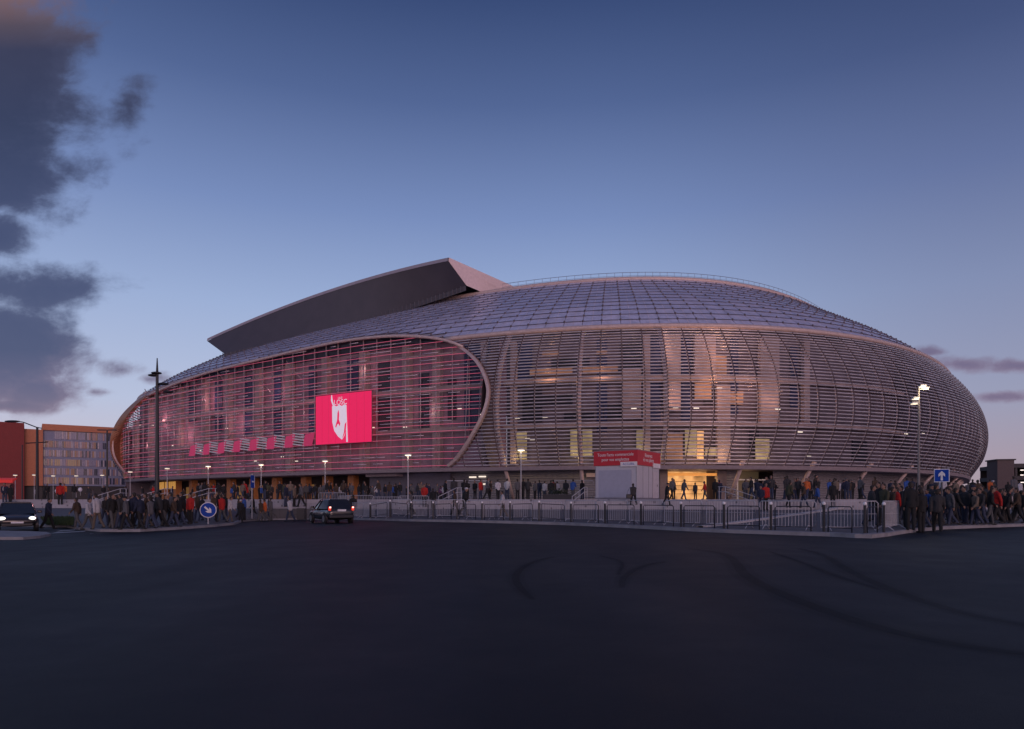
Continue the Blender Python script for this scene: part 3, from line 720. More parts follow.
for s0, s1, z0, z1 in [(-6.3, -4.2, 10.4, 16), (-4.0, -3.2, 5.5, 20), (-1.7, .2, 11.2, 20.2), (1.8, 4.2, 14.8, 20), (4.4, 5.9, 5.5, 14), (9.6, 12, 9.8, 20), (-19.3, -18.6, 5.5, 20), (15.4, 16.2, 10, 20), (-23, -22.3, 5.5, 20)]:
    cpatch(s0, s1, z0, z1, -1.9, INPINK, 'inner_pier', .6)
for s0, s1, z0, z1, m in [(-18.9, -17.4, 6.0, 9.2, YEL), (-12.2, -11.3, 6.2, 9.3, YEL), (-10.8, -9.7, 6.2, 9.3, YEL), (-4.7, -3.3, 6.6, 9.2, YEL), (.8, 2.1, 6.2, 9.2, YEL), (3.1, 4.6, 6.2, 7.2, YEL), (9.2, 10.9, 5.9, 8.2, YEL), (-1.3, .5, 5.8, 8.8, WARMD), (2.2, 2.9, 5.8, 9, WARM),
                           (-17.0, -12.0, 15.6, 16.3, WARMD), (-10.8, -6.8, 15.6, 16.3, WARMD), (1.9, 3.8, 12.6, 14.4, WARMD), (4.3, 5.6, 14.6, 17.4, WARMD), (-15.5, -13.6, 17.9, 18.3, WARMD), (-9.2, -8.0, 17.7, 18.1, WARMD), (6, 7.6, 12, 13.5, WARMD)]:
    cpatch(s0, s1, z0, z1, -2.2, m, 'lit_window', .2)
# lamps seen through the skin
for s, z in [(-17.3, 10.2), (-14.4, 10.2), (-5.6, 10.9), (-1.6, 10.95), (.4, 10.9), (2.7, 13.0), (8.6, 10.9), (11.4, 8.6), (13.5, 6.1), (26.5, 9.0), (30, 9.2), (-16.4, 8.0), (-15.9, 7.9), (-22.5, 11.2), (-25.4, 12), (-33, 10.2), (-38, 10.4), (-47, 9.0), (-55, 7.3), (-58, 9.2), (-66, 9.3), (-68, 12), (-75, 9), (-84, 10.2), (-88, 14.2), (-91, 14), (-96, 14.4), (-52, 6.6), (-61, 6.9)]:
    a, c = (S3(s, z, -.5), S3(s + .5, z, -.5)) if s > -20 else (SW(s, z, ef(s) - .7), SW(s + .5, z, ef(s + .5) - .7)); b = MB(); b.box((a + c) / 2, ((c - a).length, .12, .10), math.atan2(c.y - a.y, c.x - a.x)); part(b, 'tube_lamp', WHT)
# the lamps that light the gallery behind the tubes
for s, z, e, w_, c_ in [(-18.2, 5.9, .6, 60, (1, .72, .35)), (-11.6, 5.9, .6, 60, (1, .72, .35)), (-4.2, 6.0, .6, 70, (1, .72, .35)), (1.5, 5.9, .6, 90, (1, .6, .3)), (4.6, 6.2, .6, 70, (1, .62, .32)), (9.8, 5.9, .6, 50, (1, .7, .35)),
                        (-14.5, 15.0, .8, 70, (1, .5, .25)), (-8.5, 15.0, .8, 60, (1, .5, .28)), (-1, 12.5, .8, 80, (1, .52, .36)), (3.5, 13.5, .8, 130, (1, .48, .26)), (7.5, 13.0, .8, 120, (1, .5, .3)), (4.5, 17.5, .8, 90, (1, .48, .28)), (11, 12.5, .8, 60, (1, .55, .4)), (-1.5, 17.5, .8, 60, (1, .55, .4)),
                        (-30, 12, .3, 40, (1, .65, .6)), (-40, 18, .3, 40, (1, .6, .6)), (-50, 13, .3, 70, (1, .5, .52)), (-58, 17, .3, 70, (1, .5, .52)), (-66, 13, .3, 90, (1, .45, .5)), (-74, 17, .3, 90, (1, .45, .5)), (-82, 12, .3, 100, (1, .45, .48)), (-90, 15, .3, 90, (1, .45, .48)), (-97, 11, .6, 80, (1, .48, .45))]:
    l_ = bpy.data.lights.new('gallery_light', 'POINT'); l_.energy = w_; l_.color = c_; l_.shadow_soft_size = .35; o_ = bpy.data.objects.new('gallery_light', l_); COL.objects.link(o_); o_.parent = SROOT; o_.location = SW(s, z, e) - Vector(OFF)
# black service gantry
cpatch(-20.4, 0, 10.95, 11.15, -.9, CLAMP, 'service_gantry', .3)
# --- ground floor
b = MB(); ss = frange(-170, 150, 1.2); v = []
nb = 12
for s in ss:
    for j in range(nb + 1):
        z = PZ - .02 + (4.7 - PZ) * j / nb
        v += [SW(s, z, -1.9), SW(s, z + (4.7 - PZ) / nb * .55, -2.0)]
M2 = 2 * (nb + 1)
fs = []
for i in range(len(ss) - 1):
    sm = (ss[i] + ss[i + 1]) / 2
    if -99 < sm < -38.5 or -1.2 < sm < 5.4 or 6.8 < sm < 12.6: continue
    fs += [(i * M2 + j, i * M2 + M2 + j, i * M2 + M2 + j + 1, i * M2 + j + 1) for j in range(M2 - 2)]
b.add(v, fs); part(b, 'base_wall', BASEW)
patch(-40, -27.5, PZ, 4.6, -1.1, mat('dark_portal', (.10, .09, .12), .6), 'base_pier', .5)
# open ground floor under the glazed front: deep dark bays between orange piers
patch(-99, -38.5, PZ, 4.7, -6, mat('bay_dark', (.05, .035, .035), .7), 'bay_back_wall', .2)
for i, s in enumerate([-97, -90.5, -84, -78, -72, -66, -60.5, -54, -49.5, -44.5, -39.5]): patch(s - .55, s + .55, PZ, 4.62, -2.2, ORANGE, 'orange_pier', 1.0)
for s in (-94, -87, -81, -75, -69, -63, -57): patch(s - 1.2, s + 1.2, PZ + .2, 3.6, -5.7, mat('lit_bay', (.4, .25, .1), .8, emit=(1, .5, .15), es=.10), 'lit_doorway', .1)
for s in [-98 + .9 * i for i in range(10)]: patch(s, s + .25, 3.2, 4.5, -2.0 + .3 * random.random(), mat('lit_fin', (.5, .3, .1), .7, emit=(1, .5, .12), es=.35), 'lit_fin', .2)
patch(-39.5, -34.5, 4.25, 4.6, .2, mat('entrance_canopy_grey', (.30, .26, .28), .6), 'entrance_canopy', 2.2)
# lit entrance behind the kiosk, and the dim one right of it
patch(-1.2, 5.6, PZ, 4.7, -6.5, WARM, 'lit_entrance', .2)
for z in (2.0, 2.5, 3.0, 3.5): patch(-1.1, 4.9, z, z + .06, -6.2, mat('entrance_slat', (.4, .25, .12), .6), 'entrance_slat', .1)
patch(-1.0, 4.9, 4.05, 4.35, -1.9, mat('lit_lintel', (.6, .3, .1), .7, emit=(1, .38, .08), es=.55), 'entrance_lintel', .3)
patch(4.9, 6.0, PZ, 4.7, -1.7, CLAMP, 'entrance_jamb', .8); patch(-1.9, -1.0, PZ, 4.7, -1.7, CLAMP, 'entrance_jamb', .8)
patch(6.6, 12.8, PZ, 4.7, -5.5, mat('dim_lobby', (.12, .10, .09), .7, emit=(1, .7, .4), es=.03), 'lobby_back_wall', .2)
patch(7.5, 11.9, 3.55, 3.68, -2.1, mat('door_frame_white', (.6, .6, .58), .5), 'door_frame', .15)
for s in (7.6, 9.7, 11.8): patch(s - .07, s + .07, PZ, 3.55, -2.1, MATS['door_frame_white'], 'door_frame', .15)
patch(-10.4, -7.2, 3.9, 4.35, -1.2, SALMON, 'service_canopy', .9)
for s, z in [(-24.7, 4.05), (-23.4, 4.1), (-23, 3.2), (-36.6, 4.1)]:
    q = SW(s, z, -1.75); b = MB(); b.box(q, (.9, .12, .16), .5 if s > 0 else -.35); part(b, 'wall_lamp', WHT)
# --- video screen with the crest, running light band
PINK = mat('screen_pink', (.3, .01, .06), .5, emit=(.90, .010, .10), es=.72, var=.05); CREST = mat('screen_white', (.3, .3, .35), .5, emit=(.62, .50, .60), es=.85)
b = MB(); s0, s1 = -47.0, -37.2; SZ0 = lambda s: 8.55; SZ1 = lambda s: 14.9
b_ss = frange(s0, s1, .9)
for a, c in zip(b_ss, b_ss[1:]):
    for z0, z1 in zip(frange(8.55, 14.9, .7), frange(8.55, 14.9, .7)[1:]): b.quad(SW(a, z0, ef(a) + .12), SW(c, z0, ef(c) + .12), SW(c, z1, ef(c) + .12), SW(a, z1, ef(a) + .12))
for e_, zz_ in ((.0, 8.5), (.0, 14.95)): b.tube([SW(s, zz_, ef(s) + .1) for s in b_ss], .05, 4, 1)
for s_ in (s0, s1): b.tube([SW(s_, 8.5, ef(s_) + .1), SW(s_, 14.95, ef(s_) + .1)], .05, 4, 1)
screen = part(b, 'video_screen', [PINK, CLAMP])
for k in range(1, 8): s_ = s0 + (s1 - s0) * k / 8; part(MB().tube([SW(s_, 8.56, ef(s_) + .13), SW(s_, 14.88, ef(s_) + .13)], .016, 4), 'module_seam', mat('seam_pink', (.25, .02, .06), .5, emit=(.9, .03, .14), es=.38), screen)
def sp(u_, v_, de=.22): return SW(s0 + (s1 - s0) * u_, 14.9 - (14.9 - 8.55) * v_, ef(s0 + (s1 - s0) * u_) + de)
shield = [(.32, .24), (.36, .22), (.40, .25), (.45, .22), (.50, .25), (.54, .22), (.58, .24), (.585, .55), (.575, .72), (.54, .86), (.50, .93), (.43, .86), (.36, .74), (.325, .56)]
b = MB()
def fan(b, poly, c, de): b.add([sp(*c, de)] + [sp(*q, de) for q in poly], [(0, i + 1, (i + 1) % len(poly) + 1) for i in range(len(poly))])
fan(b, shield, (.45, .55), .22); part(b, 'crest', CREST, screen)
b = MB(); fan(b, [(.305, .02), (.32, .0), (.335, .14), (.355, .2), (.345, .27), (.325, .2), (.30, .12)], (.322, .14), .22); b.quad(sp(.568, .3), sp(.58, .3), sp(.605, .98), sp(.575, .98)); part(b, 'crest_ribbon', CREST, screen)
b = MB()
for poly, c in [([(.425, .38), (.445, .32), (.455, .42), (.45, .52), (.475, .60), (.465, .66), (.44, .60), (.42, .62), (.40, .68), (.385, .66), (.405, .58), (.42, .52)], (.435, .5)),
                ([(.555, .62), (.585, .58), (.57, .76), (.53, .87), (.51, .9), (.54, .78)], (.55, .75))]:
    fan(b, poly, c, .27)
part(b, 'crest_figure', PINK, screen)
for body, uu, vv, sz in (('LOSC', .475, .175, .95), ('LILLE', .47, .085, .36)):
    q = sp(uu, vv, .24); t = (sp(uu + .05, vv, .24) - sp(uu - .05, vv, .24)); nz = math.atan2(t.y, t.x)
    o_ = text('crest_lettering', body, sz, CREST, screen, (q.x - CX, q.y - CY, q.z - PZ), (R(90), 0, nz))
LP = mat('band_pink', (.3, .02, .08), .5, emit=(.9, .05, .18), es=.28); LW = mat('band_white', (.35, .32, .35), .5, emit=(.55, .46, .55), es=.20)
s = -77.0; k = 0
while s < -49.0:
    zb = 8.15 + .012 * (s + 77)
    b = MB(); c2 = MB()
    if k % 2 == 0: b.quad(SW(s, zb, ef(s) + .05), SW(s + 1.9, zb, ef(s + 1.9) + .05), SW(s + 2.5, zb + 1.75, ef(s + 2.5) + .05), SW(s + .6, zb + 1.55, ef(s + .6) + .05))
    else:
        for q in range(5): z_ = zb + .25 + .36 * q; c2.quad(SW(s, z_ + .1, ef(s) + .05), SW(s + 2.3, z_ - .22, ef(s + 2.3) + .05), SW(s + 2.3, z_ - .06, ef(s + 2.3) + .05), SW(s, z_ + .26, ef(s) + .05))
    if k % 2 == 0: part(b, 'light_band', LP)
    else: part(c2, 'band_stripe', LW)
    s += 1.95; k += 1

# ================================================================== OTHER BUILDINGS
def local(o): return (0, 0, 0)
# --- office block at the far left
OB = thing('office_block', (-103, 150, PZ), math.atan2(8.5, 12))
tag(OB, 'office block with orange frame, dark red stair tower and lilac striped windows', 'building')
OFR = mat('orange_render', (.50, .185, .10), .7, var=.08); REDT = mat('dark_red_render', (.22, .028, .028), .7, var=.08); GRW = mat('lilac_cladding', (.21, .23, .35), .6); DKG = mat('dark_ground_floor', (.03, .028, .035), .6)
# local x runs along the facade to the right, local -y faces the camera
def ob(b, n, m, par=None): return b.build(n, m, par or OB)
ob(MB().box((20, 7, 9.4), (40, 13.5, 12.6)), 'wall', GRW)
ob(MB().box((20, 7, 1.5), (40, 13, 3.0)), 'ground_floor', DKG)
b = MB(); b.box((20, 6.9, 16.0), (40.4, 14.6, 1.35)); ob(b, 'orange_frame', OFR); ob(MB().box((-2.2, 6.4, 9.2), (4.3, 14, 12.3)), 'orange_frame', OFR)
ob(MB().box((-5.6, 5.6, 8.2), (4.4, 15.6, 16.5)), 'stair_tower', REDT); ob(MB().box((-19, 7, 9.6), (21, 13.5, 12.4)), 'wall', GRW); ob(MB().box((-19, 6.9, 16.0), (21, 14.4, 1.35)), 'orange_frame', OFR)
ob(MB().box((-15, 7, 1.52), (29.8, 12.8, 3.04)), 'ground_floor', DKG)
wrnd = random.Random(11)
wm = [mat('pane_lilac', (.20, .20, .32), .25), mat('pane_rose', (.34, .20, .20), .3), mat('pane_dark', (.04, .05, .09), .15), mat('pane_pale', (.45, .40, .46), .4), mat('pane_ochre', (.36, .22, .13), .4), mat('pane_lit', (.4, .3, .2), .5, emit=(1, .6, .35), es=.05)]
for fl in range(6):
    for k in range(24):
        x = .55 + k * 1.02
        if fl == 5 and k < 2: continue
        b = MB()
        for q in range(3):
            w = [2, 0, 3, 1, 4, 0][wrnd.randrange(6)] if k < 14 else [2, 0, 0, 2, 0, 3][wrnd.randrange(6)]
            if fl in (0, 2) and wrnd.random() < .3 and k < 8: w = 5
            b.box((x - .34 + q * .34, .18, 4.25 + fl * 2.02), (.27, .16, 1.45 if fl < 5 else 1.7), mi=w)
        ob(b, 'window', wm)
    for k in range(2):
        b = MB(); x = -9.6 - 1.3 * k
        for q in range(3): b.box((x - .36 + q * .36, .18, 4.25 + fl * 2.02), (.28, .16, 1.45), mi=[2, 0, 3, 1, 0, 4][wrnd.randrange(6)])
        ob(b, 'window', wm)
# --- car park at the far right
CP = thing('car_park', (119, 168, 0), math.atan2(-.25, 1))
tag(CP, 'dark multi-storey car park with open decks and a stair tower at the far right', 'car park')
CON = mat('car_park_concrete', (.07, .062, .065), .8)
b = MB()
for z in (0.2, 3.3, 6.2, 9.2): MB().box((24, 10, z + .5), (40, 20, 1.0)).build('deck', CON, CP)
for i in range(9): MB().box((4.6 + i * 4.8, .6, 5), (.45, .45, 10)).build('column', CON, CP)
MB().box((2.2, 3, 5.6), (3.6, 6, 10.9)).build('stair_tower', mat('car_park_tower', (.12, .09, .09), .8), CP)
MB().box((2.2, 3, 11.2), (4.2, 6.6, .3)).build('roof', CON, CP)
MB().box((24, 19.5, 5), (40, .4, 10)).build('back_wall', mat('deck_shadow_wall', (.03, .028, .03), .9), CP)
for z in (8.6, 7.4, 5.6): MB().box((5.8, .3, z), (.7, .15, .22)).build('deck_lamp', mat('deck_lamp_glow', (.8, .8, .8), .5, emit=(1, .85, .75), es=1.2), CP)
# --- ticket kiosk on the plaza
K = thing('ticket_kiosk', (9.45, 51.6, PZ), R(-33)); tag(K, 'pale box kiosk with a red lettered fascia before the stadium', 'kiosk')
KW = mat('kiosk_panel', (.50, .48, .52), .55, var=.05); KR = mat('kiosk_red', (.52, .010, .025), .4, var=.04)
LK, WK = 3.5, 4.6                      # local -x along the left face, +y along the right face
MB().box((-LK / 2, WK / 2, 1.3), (LK, WK, 2.6)).build('cabin', KW, K, bevel=.02)
MB().box((-LK / 2, WK / 2, 3.17), (LK + .16, WK + .16, 1.12)).build('fascia', KR, K)
MB().box((-LK / 2, WK / 2, 3.76), (LK + .2, WK + .2, .06)).build('roof', mat('kiosk_roof', (.3, .2, .22), .6), K)
MB().box((-LK / 2 - .05, -.02, 1.2), (2.75, .04, 2.1)).build('shutter', mat('kiosk_shutter', (.37, .37, .45), .5, var=.05), K)
LET = mat('fascia_lettering', (.75, .70, .70), .5)
for t_, z, sz in (("Toute l'actu commerciale", 3.43, .34), ("pour vos emplettes", 3.06, .34)): text('lettering', t_, sz, LET, K, (-LK / 2, -.09, z), (R(90), 0, 0), .006).scale = (.86, 1, 1)
for t_, z in (("Réservez", 3.40), ("ici vos places", 3.05)): text('lettering', t_, .42, LET, K, (.09, WK / 2 - .2, z), (R(90), 0, R(90)), .006)
MB().box((-.62, -.11, 2.68), (1.35, .06, .36)).build('sign_plate', LET, K); text('lettering', "ACCUEIL", .24, mat('plate_blue', (.05, .09, .35), .5), K, (-.62, -.145, 2.68), (R(90), 0, 0), .004)
MB().box((.11, WK - .85, 2.68), (.06, 1.5, .36)).build('sign_plate', LET, K)
MB().box((.02, WK - .9, 1.15), (.05, 1.0, 2.1)).build('door', mat('kiosk_door', (.55, .50, .53), .5), K)
SEAM = mat('panel_joint', (.20, .19, .22), .6)
for x in (-.02, -LK + .02): MB().box((x - .04 if x > -1 else x + .04, -.006, 1.32), (.03, .02, 2.5)).build('panel_joint', SEAM, K)
for y in (1.15, 2.3, 3.1): MB().box((.006, y, 1.32), (.02, .025, 2.5)).build('panel_joint', SEAM, K)
MB().box((-LK / 2, WK / 2, .06), (LK + .05, WK + .05, .14)).build('plinth', SEAM, K); MB().box((.055, WK - .55, 1.1), (.03, .04, .16)).build('handle', CLAMP, K)
# --- red snack stand at the far left edge
q = Vector((-71.2, 94, PZ)); SK = thing('snack_stand', q, R(25)); tag(SK, 'small snack stand under a glowing red awning at the left edge', 'stall')
MB().box((0, 0, 1.1), (4, 2, 2.2)).build('counter', mat('stand_body', (.22, .08, .07), .6), SK)
b = MB(); b.prism([(-1.6, 2.3), (1.2, 2.95), (1.2, 3.05), (-1.6, 2.75)], -2.3, 2.3, 'x'); b.build('awning', mat('red_awning', (.6, .03, .03), .7, emit=(1, .06, .05), es=.18), SK)

# ================================================================== STREET FURNITURE
BLK = mat('black_paint', (.018, .018, .024), .45, .1); GALV = mat('galvanised_steel', (.44, .44, .48), .5, .15); LAMPG = mat('lamp_glow', (.9, .85, .7), .4, emit=(1, .83, .58), es=1.1); BALLW = mat('pale_cap', (.85, .84, .86), .4)
# black posts with pale ball caps, black hoop rails between, galvanised barriers behind
post_px = [362, 370, 390, 411, 433, 457, 482, 510, 539, 571, 605, 641, 681, 724, 771, 824, 865, 884]
def kerb_at(px):
    y = interp(px, [a for a, _ in kerb_px], [b_ for _, b_ in kerb_px]); g_ = ground(px, y); d = g_ / g_.length; r = Vector((g_.x, g_.y, 0)).normalized() * .5
    q = Vector((g_.x + r.x, g_.y + r.y, 0)); q.z = pave_z(q.x, q.y); return q
posts = [kerb_at(px) for px in post_px[1:]]
def make_post():
    t = thing('bollard'); MB().tube([(0, 0, -.05), (0, 0, .98)], .047, 10).build('post', BLK, t, smooth=False); MB().ball((0, 0, 1.03), .066, 10, 7).build('cap', BALLW, t, smooth=True); return t
PT = make_post(); index_kids()
for i, q in enumerate(posts):
    o = PT if i == 0 else copy_tree(PT); o.location = q
    tag(o, 'black kerb post with pale ball cap, %s from the left along the railing' % ORD[i], 'bollard', 'capped posts along the kerb')
for i, (a, c) in enumerate(zip(posts[:-1], posts[1:])):
    d = (c - a); L = d.length
    t = thing('hoop_rail', a, math.atan2(d.y, d.x)); e = L - .45; dz_ = d.z
    b = MB(); b.tube([(.16, 0, -.05), (.16, 0, .86), (.22, 0, .92), (e - .06, 0, .92 + dz_), (e, 0, .86 + dz_), (e, 0, -.05 + dz_)], .022, 6); b.build('hoop', BLK, t, smooth=True)
    MB().tube([(.16, 0, .16), (e, 0, .16 + dz_)], .018, 6).build('lower_rail', BLK, t)
    tag(t, 'black tubular hoop rail after the %s capped post from the left' % ORD[i], 'railing', 'black hoop rails along the kerb')
def make_barrier(w=2.25):
    t = thing('crowd_barrier'); b = MB()
    b.tube([(.04, 0, .12), (.04, 0, 1.02), (.12, 0, 1.1), (w - .12, 0, 1.1), (w - .04, 0, 1.02), (w - .04, 0, .12)], .021, 6, closed=True); b.build('frame', GALV, t, smooth=True)
    b = MB(); n = 17
    for k in range(1, n): b.tube([(.04 + (w - .08) * k / n, 0, .12), (.04 + (w - .08) * k / n, 0, 1.1)], .0105, 4)
    b.tube([(.04, 0, .62), (w - .04, 0, .62)], .009, 4); b.build('bars', GALV, t)
    for x in (.3, w - .3): MB().tube([(x, -.32, .0), (x, -.1, .16), (x, .1, .16), (x, .32, .0)], .018, 5).build('foot', GALV, t)
    return t
BR = make_barrier(); index_kids()
path = [kerb_at(px) + Vector((kerb_at(px).x, kerb_at(px).y, 0)).normalized() * .75 for px in list(range(338, 880, 6)) + [884, 890, 896, 902, 908]]
cur = 0; nb_ = 0; pos = path[0]
i = 0
while i < len(path) - 1:
    j = i + 1
    while j < len(path) - 1 and (path[j] - pos).length < 2.35: j += 1
    d = path[j] - pos
    if d.length < 1.4: break
    d.normalize(); o = BR if nb_ == 0 else copy_tree(BR); o.location = pos + Vector((0, 0, .02)); o.location.z = pave_z(pos.x, pos.y); o.rotation_euler = (0, 0, math.atan2(d.y, d.x) + random.uniform(-.05, .05))
    tag(o, 'galvanised crowd barrier behind the black railing, %s from the left' % ORD[nb_], 'barrier', 'crowd barriers behind the railing'); nb_ += 1
    pos = pos + d * 2.33; i = j
    if nb_ > 36: break
# second line of barriers up on the steps at the left, plaza queue fence
for k, (px, py) in enumerate([(318, 512.5), (345, 510), (372, 511.5), (398, 511.0)]):
    q = on_walk(px, py); o = copy_tree(BR); o.location = q; o.rotation_euler = (0, 0, R(-6 + 4 * k)); tag(o, 'galvanised barrier standing beyond the dark hatchback, %s from the left' % ORD[k], 'barrier', 'barriers beyond the hatchback')
for k, px in enumerate([553, 573, 446, 468]):
    D = 62; o = copy_tree(BR); o.location = ((px - 512) / F * D, D, PZ); o.scale = (.85, 1, 1.55); o.rotation_euler = (0, 0, .03)
    tag(o, ['tall pale fence panel behind the queue, away from the kiosk', 'tall pale fence panel behind the queue, next to the kiosk', 'tall fence panel by the dark portal, left of its pair', 'tall fence panel by the dark portal, right of its pair'][k], 'fence', 'tall fence panels on the plaza')
# stair handrails
def handrail(px0, py_foot, run, label):
    k = (px0 - 512) / F; D = 50.
    for _ in range(20): D = interp(k * D, fx, fy)
    D += .1
    t = thing('stair_handrail', (k * D, D, .62)); b = MB(); dx_ = run
    for s_ in (.92, .55): b.tube([(0, 0, s_), (dx_, 1.8, s_ + .73), (dx_ * 1.25, 2.3, s_ + .73)], .028, 6)
    b.build('rail', GALV, t, smooth=True)
    for f_ in (0.02, .55, 1.0, 1.22): 
        z1 = .92 + .73 * min(1, f_); MB().tube([(dx_ * f_, 1.8 * f_, .73 * min(1, f_) - .12), (dx_ * f_, 1.8 * f_, z1)], .025, 6).build('post', GALV, t)
    tag(t, label, 'handrail', 'handrails of the plaza steps'); return t
for a in [(92, 505, 1.3, 'sloping steel handrail on the steps nearest the orange building'), (134, 505, 1.6, 'sloping steel handrail on the steps left of the tall dark mast'), (178, 505, 1.7, 'sloping steel handrail on the steps right of the tall dark mast'),
          (438, 505, 1.3, 'sloping steel handrail on the steps below the dark portal'), (572, 505, 1.1, 'sloping steel handrail on the steps left of the kiosk'), (755, 505, -1.5, 'sloping steel handrail on the steps right of the lit entrance')]: handrail(*a)
# slim plaza lamps with lit discs
def make_plaza_lamp():
    t = thing('plaza_lamp'); MB().tube([(0, 0, 0), (0, 0, 4.3)], [.055, .035], 8).build('pole', GALV, t); MB().tube([(0, 0, 4.24), (0, 0, 4.36)], .33, 14).build('lamp_head', GALV, t); MB().tube([(0, 0, 4.17), (0, 0, 4.235)], .30, 14).build('lamp_glass', LAMPG, t); return t
PL = make_plaza_lamp(); index_kids()
pl_pos = [(15, 118), (34, 117), (53, 121), (76, 121), (102, 118), (130, 104), (167, 93), (208, 87), (261, 83), (325, 75), (408, 65), (521, 58.5)]
pl_lab = ['slim lit plaza lamp before the dark red stair tower', 'slim lit plaza lamp before the orange frame', 'slim lit plaza lamp before the first lilac windows', 'slim lit plaza lamp before the middle of the lilac windows', 'slim lit plaza lamp before the last lilac windows',
          'slim lit plaza lamp left of the tall dark mast', 'slim lit plaza lamp just right of the tall dark mast', 'slim lit plaza lamp above the round blue sign', 'slim lit plaza lamp next to the edge-on blue sign', 'slim lit plaza lamp above the dark hatchback', 'slim lit plaza lamp below the grey entrance canopy', 'slim lit plaza lamp before the louvred wall, left of the kiosk']
for i, (px, D) in enumerate(pl_pos):
    o = PL if i == 0 else copy_tree(PL); o.location = ((px - 512) / F * D, D, PZ); tag(o, pl_lab[i], 'lamp', 'slim lit lamps on the plaza')
for i in (7, 8, 9, 10, 11):
    px, D = pl_pos[i]; l_ = bpy.data.lights.new('plaza_lamp_light', 'POINT'); l_.energy = 45; l_.color = (1, .82, .58); l_.shadow_soft_size = .25; o_ = bpy.data.objects.new('plaza_lamp_light', l_); COL.objects.link(o_); o_.location = ((px - 512) / F * D, D, PZ + 4.05)
for s, z, e, w_ in [(.3, 3.6, -4.2, 60), (3.7, 3.6, -4.2, 60), (9.7, 3.7, -3.8, 22)]:
    l_ = bpy.data.lights.new('entrance_light', 'POINT'); l_.energy = w_; l_.color = (1, .58, .26); l_.shadow_soft_size = .4; o_ = bpy.data.objects.new('entrance_light', l_); COL.objects.link(o_); o_.location = SW(s, z, e)
# the street lamp with one arm at the left edge
def at(px, D, z=None):
    x = (px - 512) / F * D; return Vector((x, D, walk_z(x, D) if z is None else z))
q = at(37, 63); t = thing('street_lamp', q); top = H + 73 / F * 63 - q.z
MB().tube([(0, 0, 0), (0, 0, top)], [.15, .10], 10).build('pole', BLK, t); MB().tube([(.35, 0, top - .1), (0, 0, top - .05), (-1.3, 0, top + .45), (-1.6, 0, top + .5)], .05, 6).build('arm', BLK, t); MB().ball((-2.3, 0, top + .52), (.75, .24, .11), 12, 6).build('lamp_head', BLK, t, smooth=True)
MB().tube([(-1.05, 0, top - 1.5), (1.0, 0, top - 1.38)], .05, 6).build('cross_arm', BLK, t); tag(t, 'unlit dark street lamp with one long arm before the orange building', 'lamp')
q = at(22, 66); t = thing('thin_pole', q); MB().tube([(0, 0, 0), (0, 0, 5.2)], [.07, .05], 8).build('shaft', BLK, t); MB().ball((0, 0, 5.2), .07).build('cap', BLK, t); tag(t, 'thin dark pole without lamp before the dark red stair tower', 'pole')
q = at(107, 58); t = thing('twin_lamp_post', q); top = H + 70 / F * 58 - q.z
MB().tube([(0, 0, 0), (0, 0, top)], [.09, .06], 8).build('pole', BLK, t)
for sg_ in (-1, 1): MB().box((sg_ * .45, 0, top), (.7, .22, .07)).build('lamp_head', BLK, t)
tag(t, 'unlit dark lamp post with two flat heads at the orange building edge', 'lamp')
q = at(157, 45.5); t = thing('lighting_mast', q); top = H + 142 / F * 45.5 - q.z
MB().tube([(0, 0, 0), (0, 0, top - 1.1), (0, 0, top)], [.15, .09, .03], 10).build('pole', BLK, t)
for x, z in ((-.26, 1.15), (.42, 1.72), (.75, 2.25), (-.05, 1.0)):
    m_ = MB(); m_.ball((x, 0, top - z), (.36, .26, .09), 10, 6); m_.tube([(0, 0, top - z - .1), (x, 0, top - z)], .03, 5); m_.build('floodlight', BLK, t, smooth=True)
tag(t, 'tall dark lighting mast with unlit floodlights before the red glazed front', 'mast')
q = at(919, 40); t = thing('lighting_mast', q); top = H + 114 / F * 40 - q.z
MB().tube([(0, 0, 0), (0, 0, top)], [.085, .05], 8).build('pole', mat('warm_grey_pole', (.20, .18, .18), .5, .3), t)
for x, z in ((.30, .12), (-.28, .72), (-.36, 1.0), (.12, .0)):
    m_ = MB(); m_.box((x, -.12, top - z), (.34, .3, .09)); m_.tube([(0, 0, top - z - .1), (x, -.05, top - z)], .03, 5); h_ = m_.build('floodlight', GALV, t); MB().box((x, -.14, top - z - .075), (.26, .24, .05)).build('lit_glass', LAMPG, h_)
tag(t, 'slender lighting mast with glowing lamps before the right of the stadium', 'mast')
ll = bpy.data.lights.new('lamp_light', 'POINT'); ll.energy = 60; ll.color = (1, .8, .5); ll.shadow_soft_size = .15; lo = bpy.data.objects.new('lamp_light', ll); COL.objects.link(lo); lo.parent = t; lo.location = (.1, -.5, top - .4)
# signs
SB_ = mat('sign_blue', (.010, .06, .38), .6, spec=.15); SWH = mat('sign_white', (.75, .75, .78), .6)
q = on_walk(208, 526); t = thing('keep_right_sign', q, math.atan2(q.y, q.x) - math.pi / 2); dz_ = H - 10 / F * q.y - q.z
MB().tube([(0, .06, -.05), (0, .06, dz_ + .3)], .04, 8).build('post', GALV, t)
def disc(r, y, m, n, par, zc): return MB().tube([(0, y, zc), (0, y + .02, zc)], r, 32).build(n, m, par)
disc(.455, .0, SWH, 'rim', t, dz_); dd = disc(.41, -.025, SB_, 'disc', t, dz_)
c45 = math.sqrt(.5)
def rot(p, a): return (p[0] * math.cos(a) - p[1] * math.sin(a), p[0] * math.sin(a) + p[1] * math.cos(a))
arrow = [(-.05, -.27), (.05, -.27), (.05, .02), (.15, -.07), (.15, .08), (0, .24), (-.15, .08), (-.15, -.07), (-.05, .02)]
ar = [rot(p_, R(-135)) for p_ in arrow]; MB().prism([(a, c + dz_) for a, c in ar], -.05, -.028, 'y').build('arrow', SWH, t)
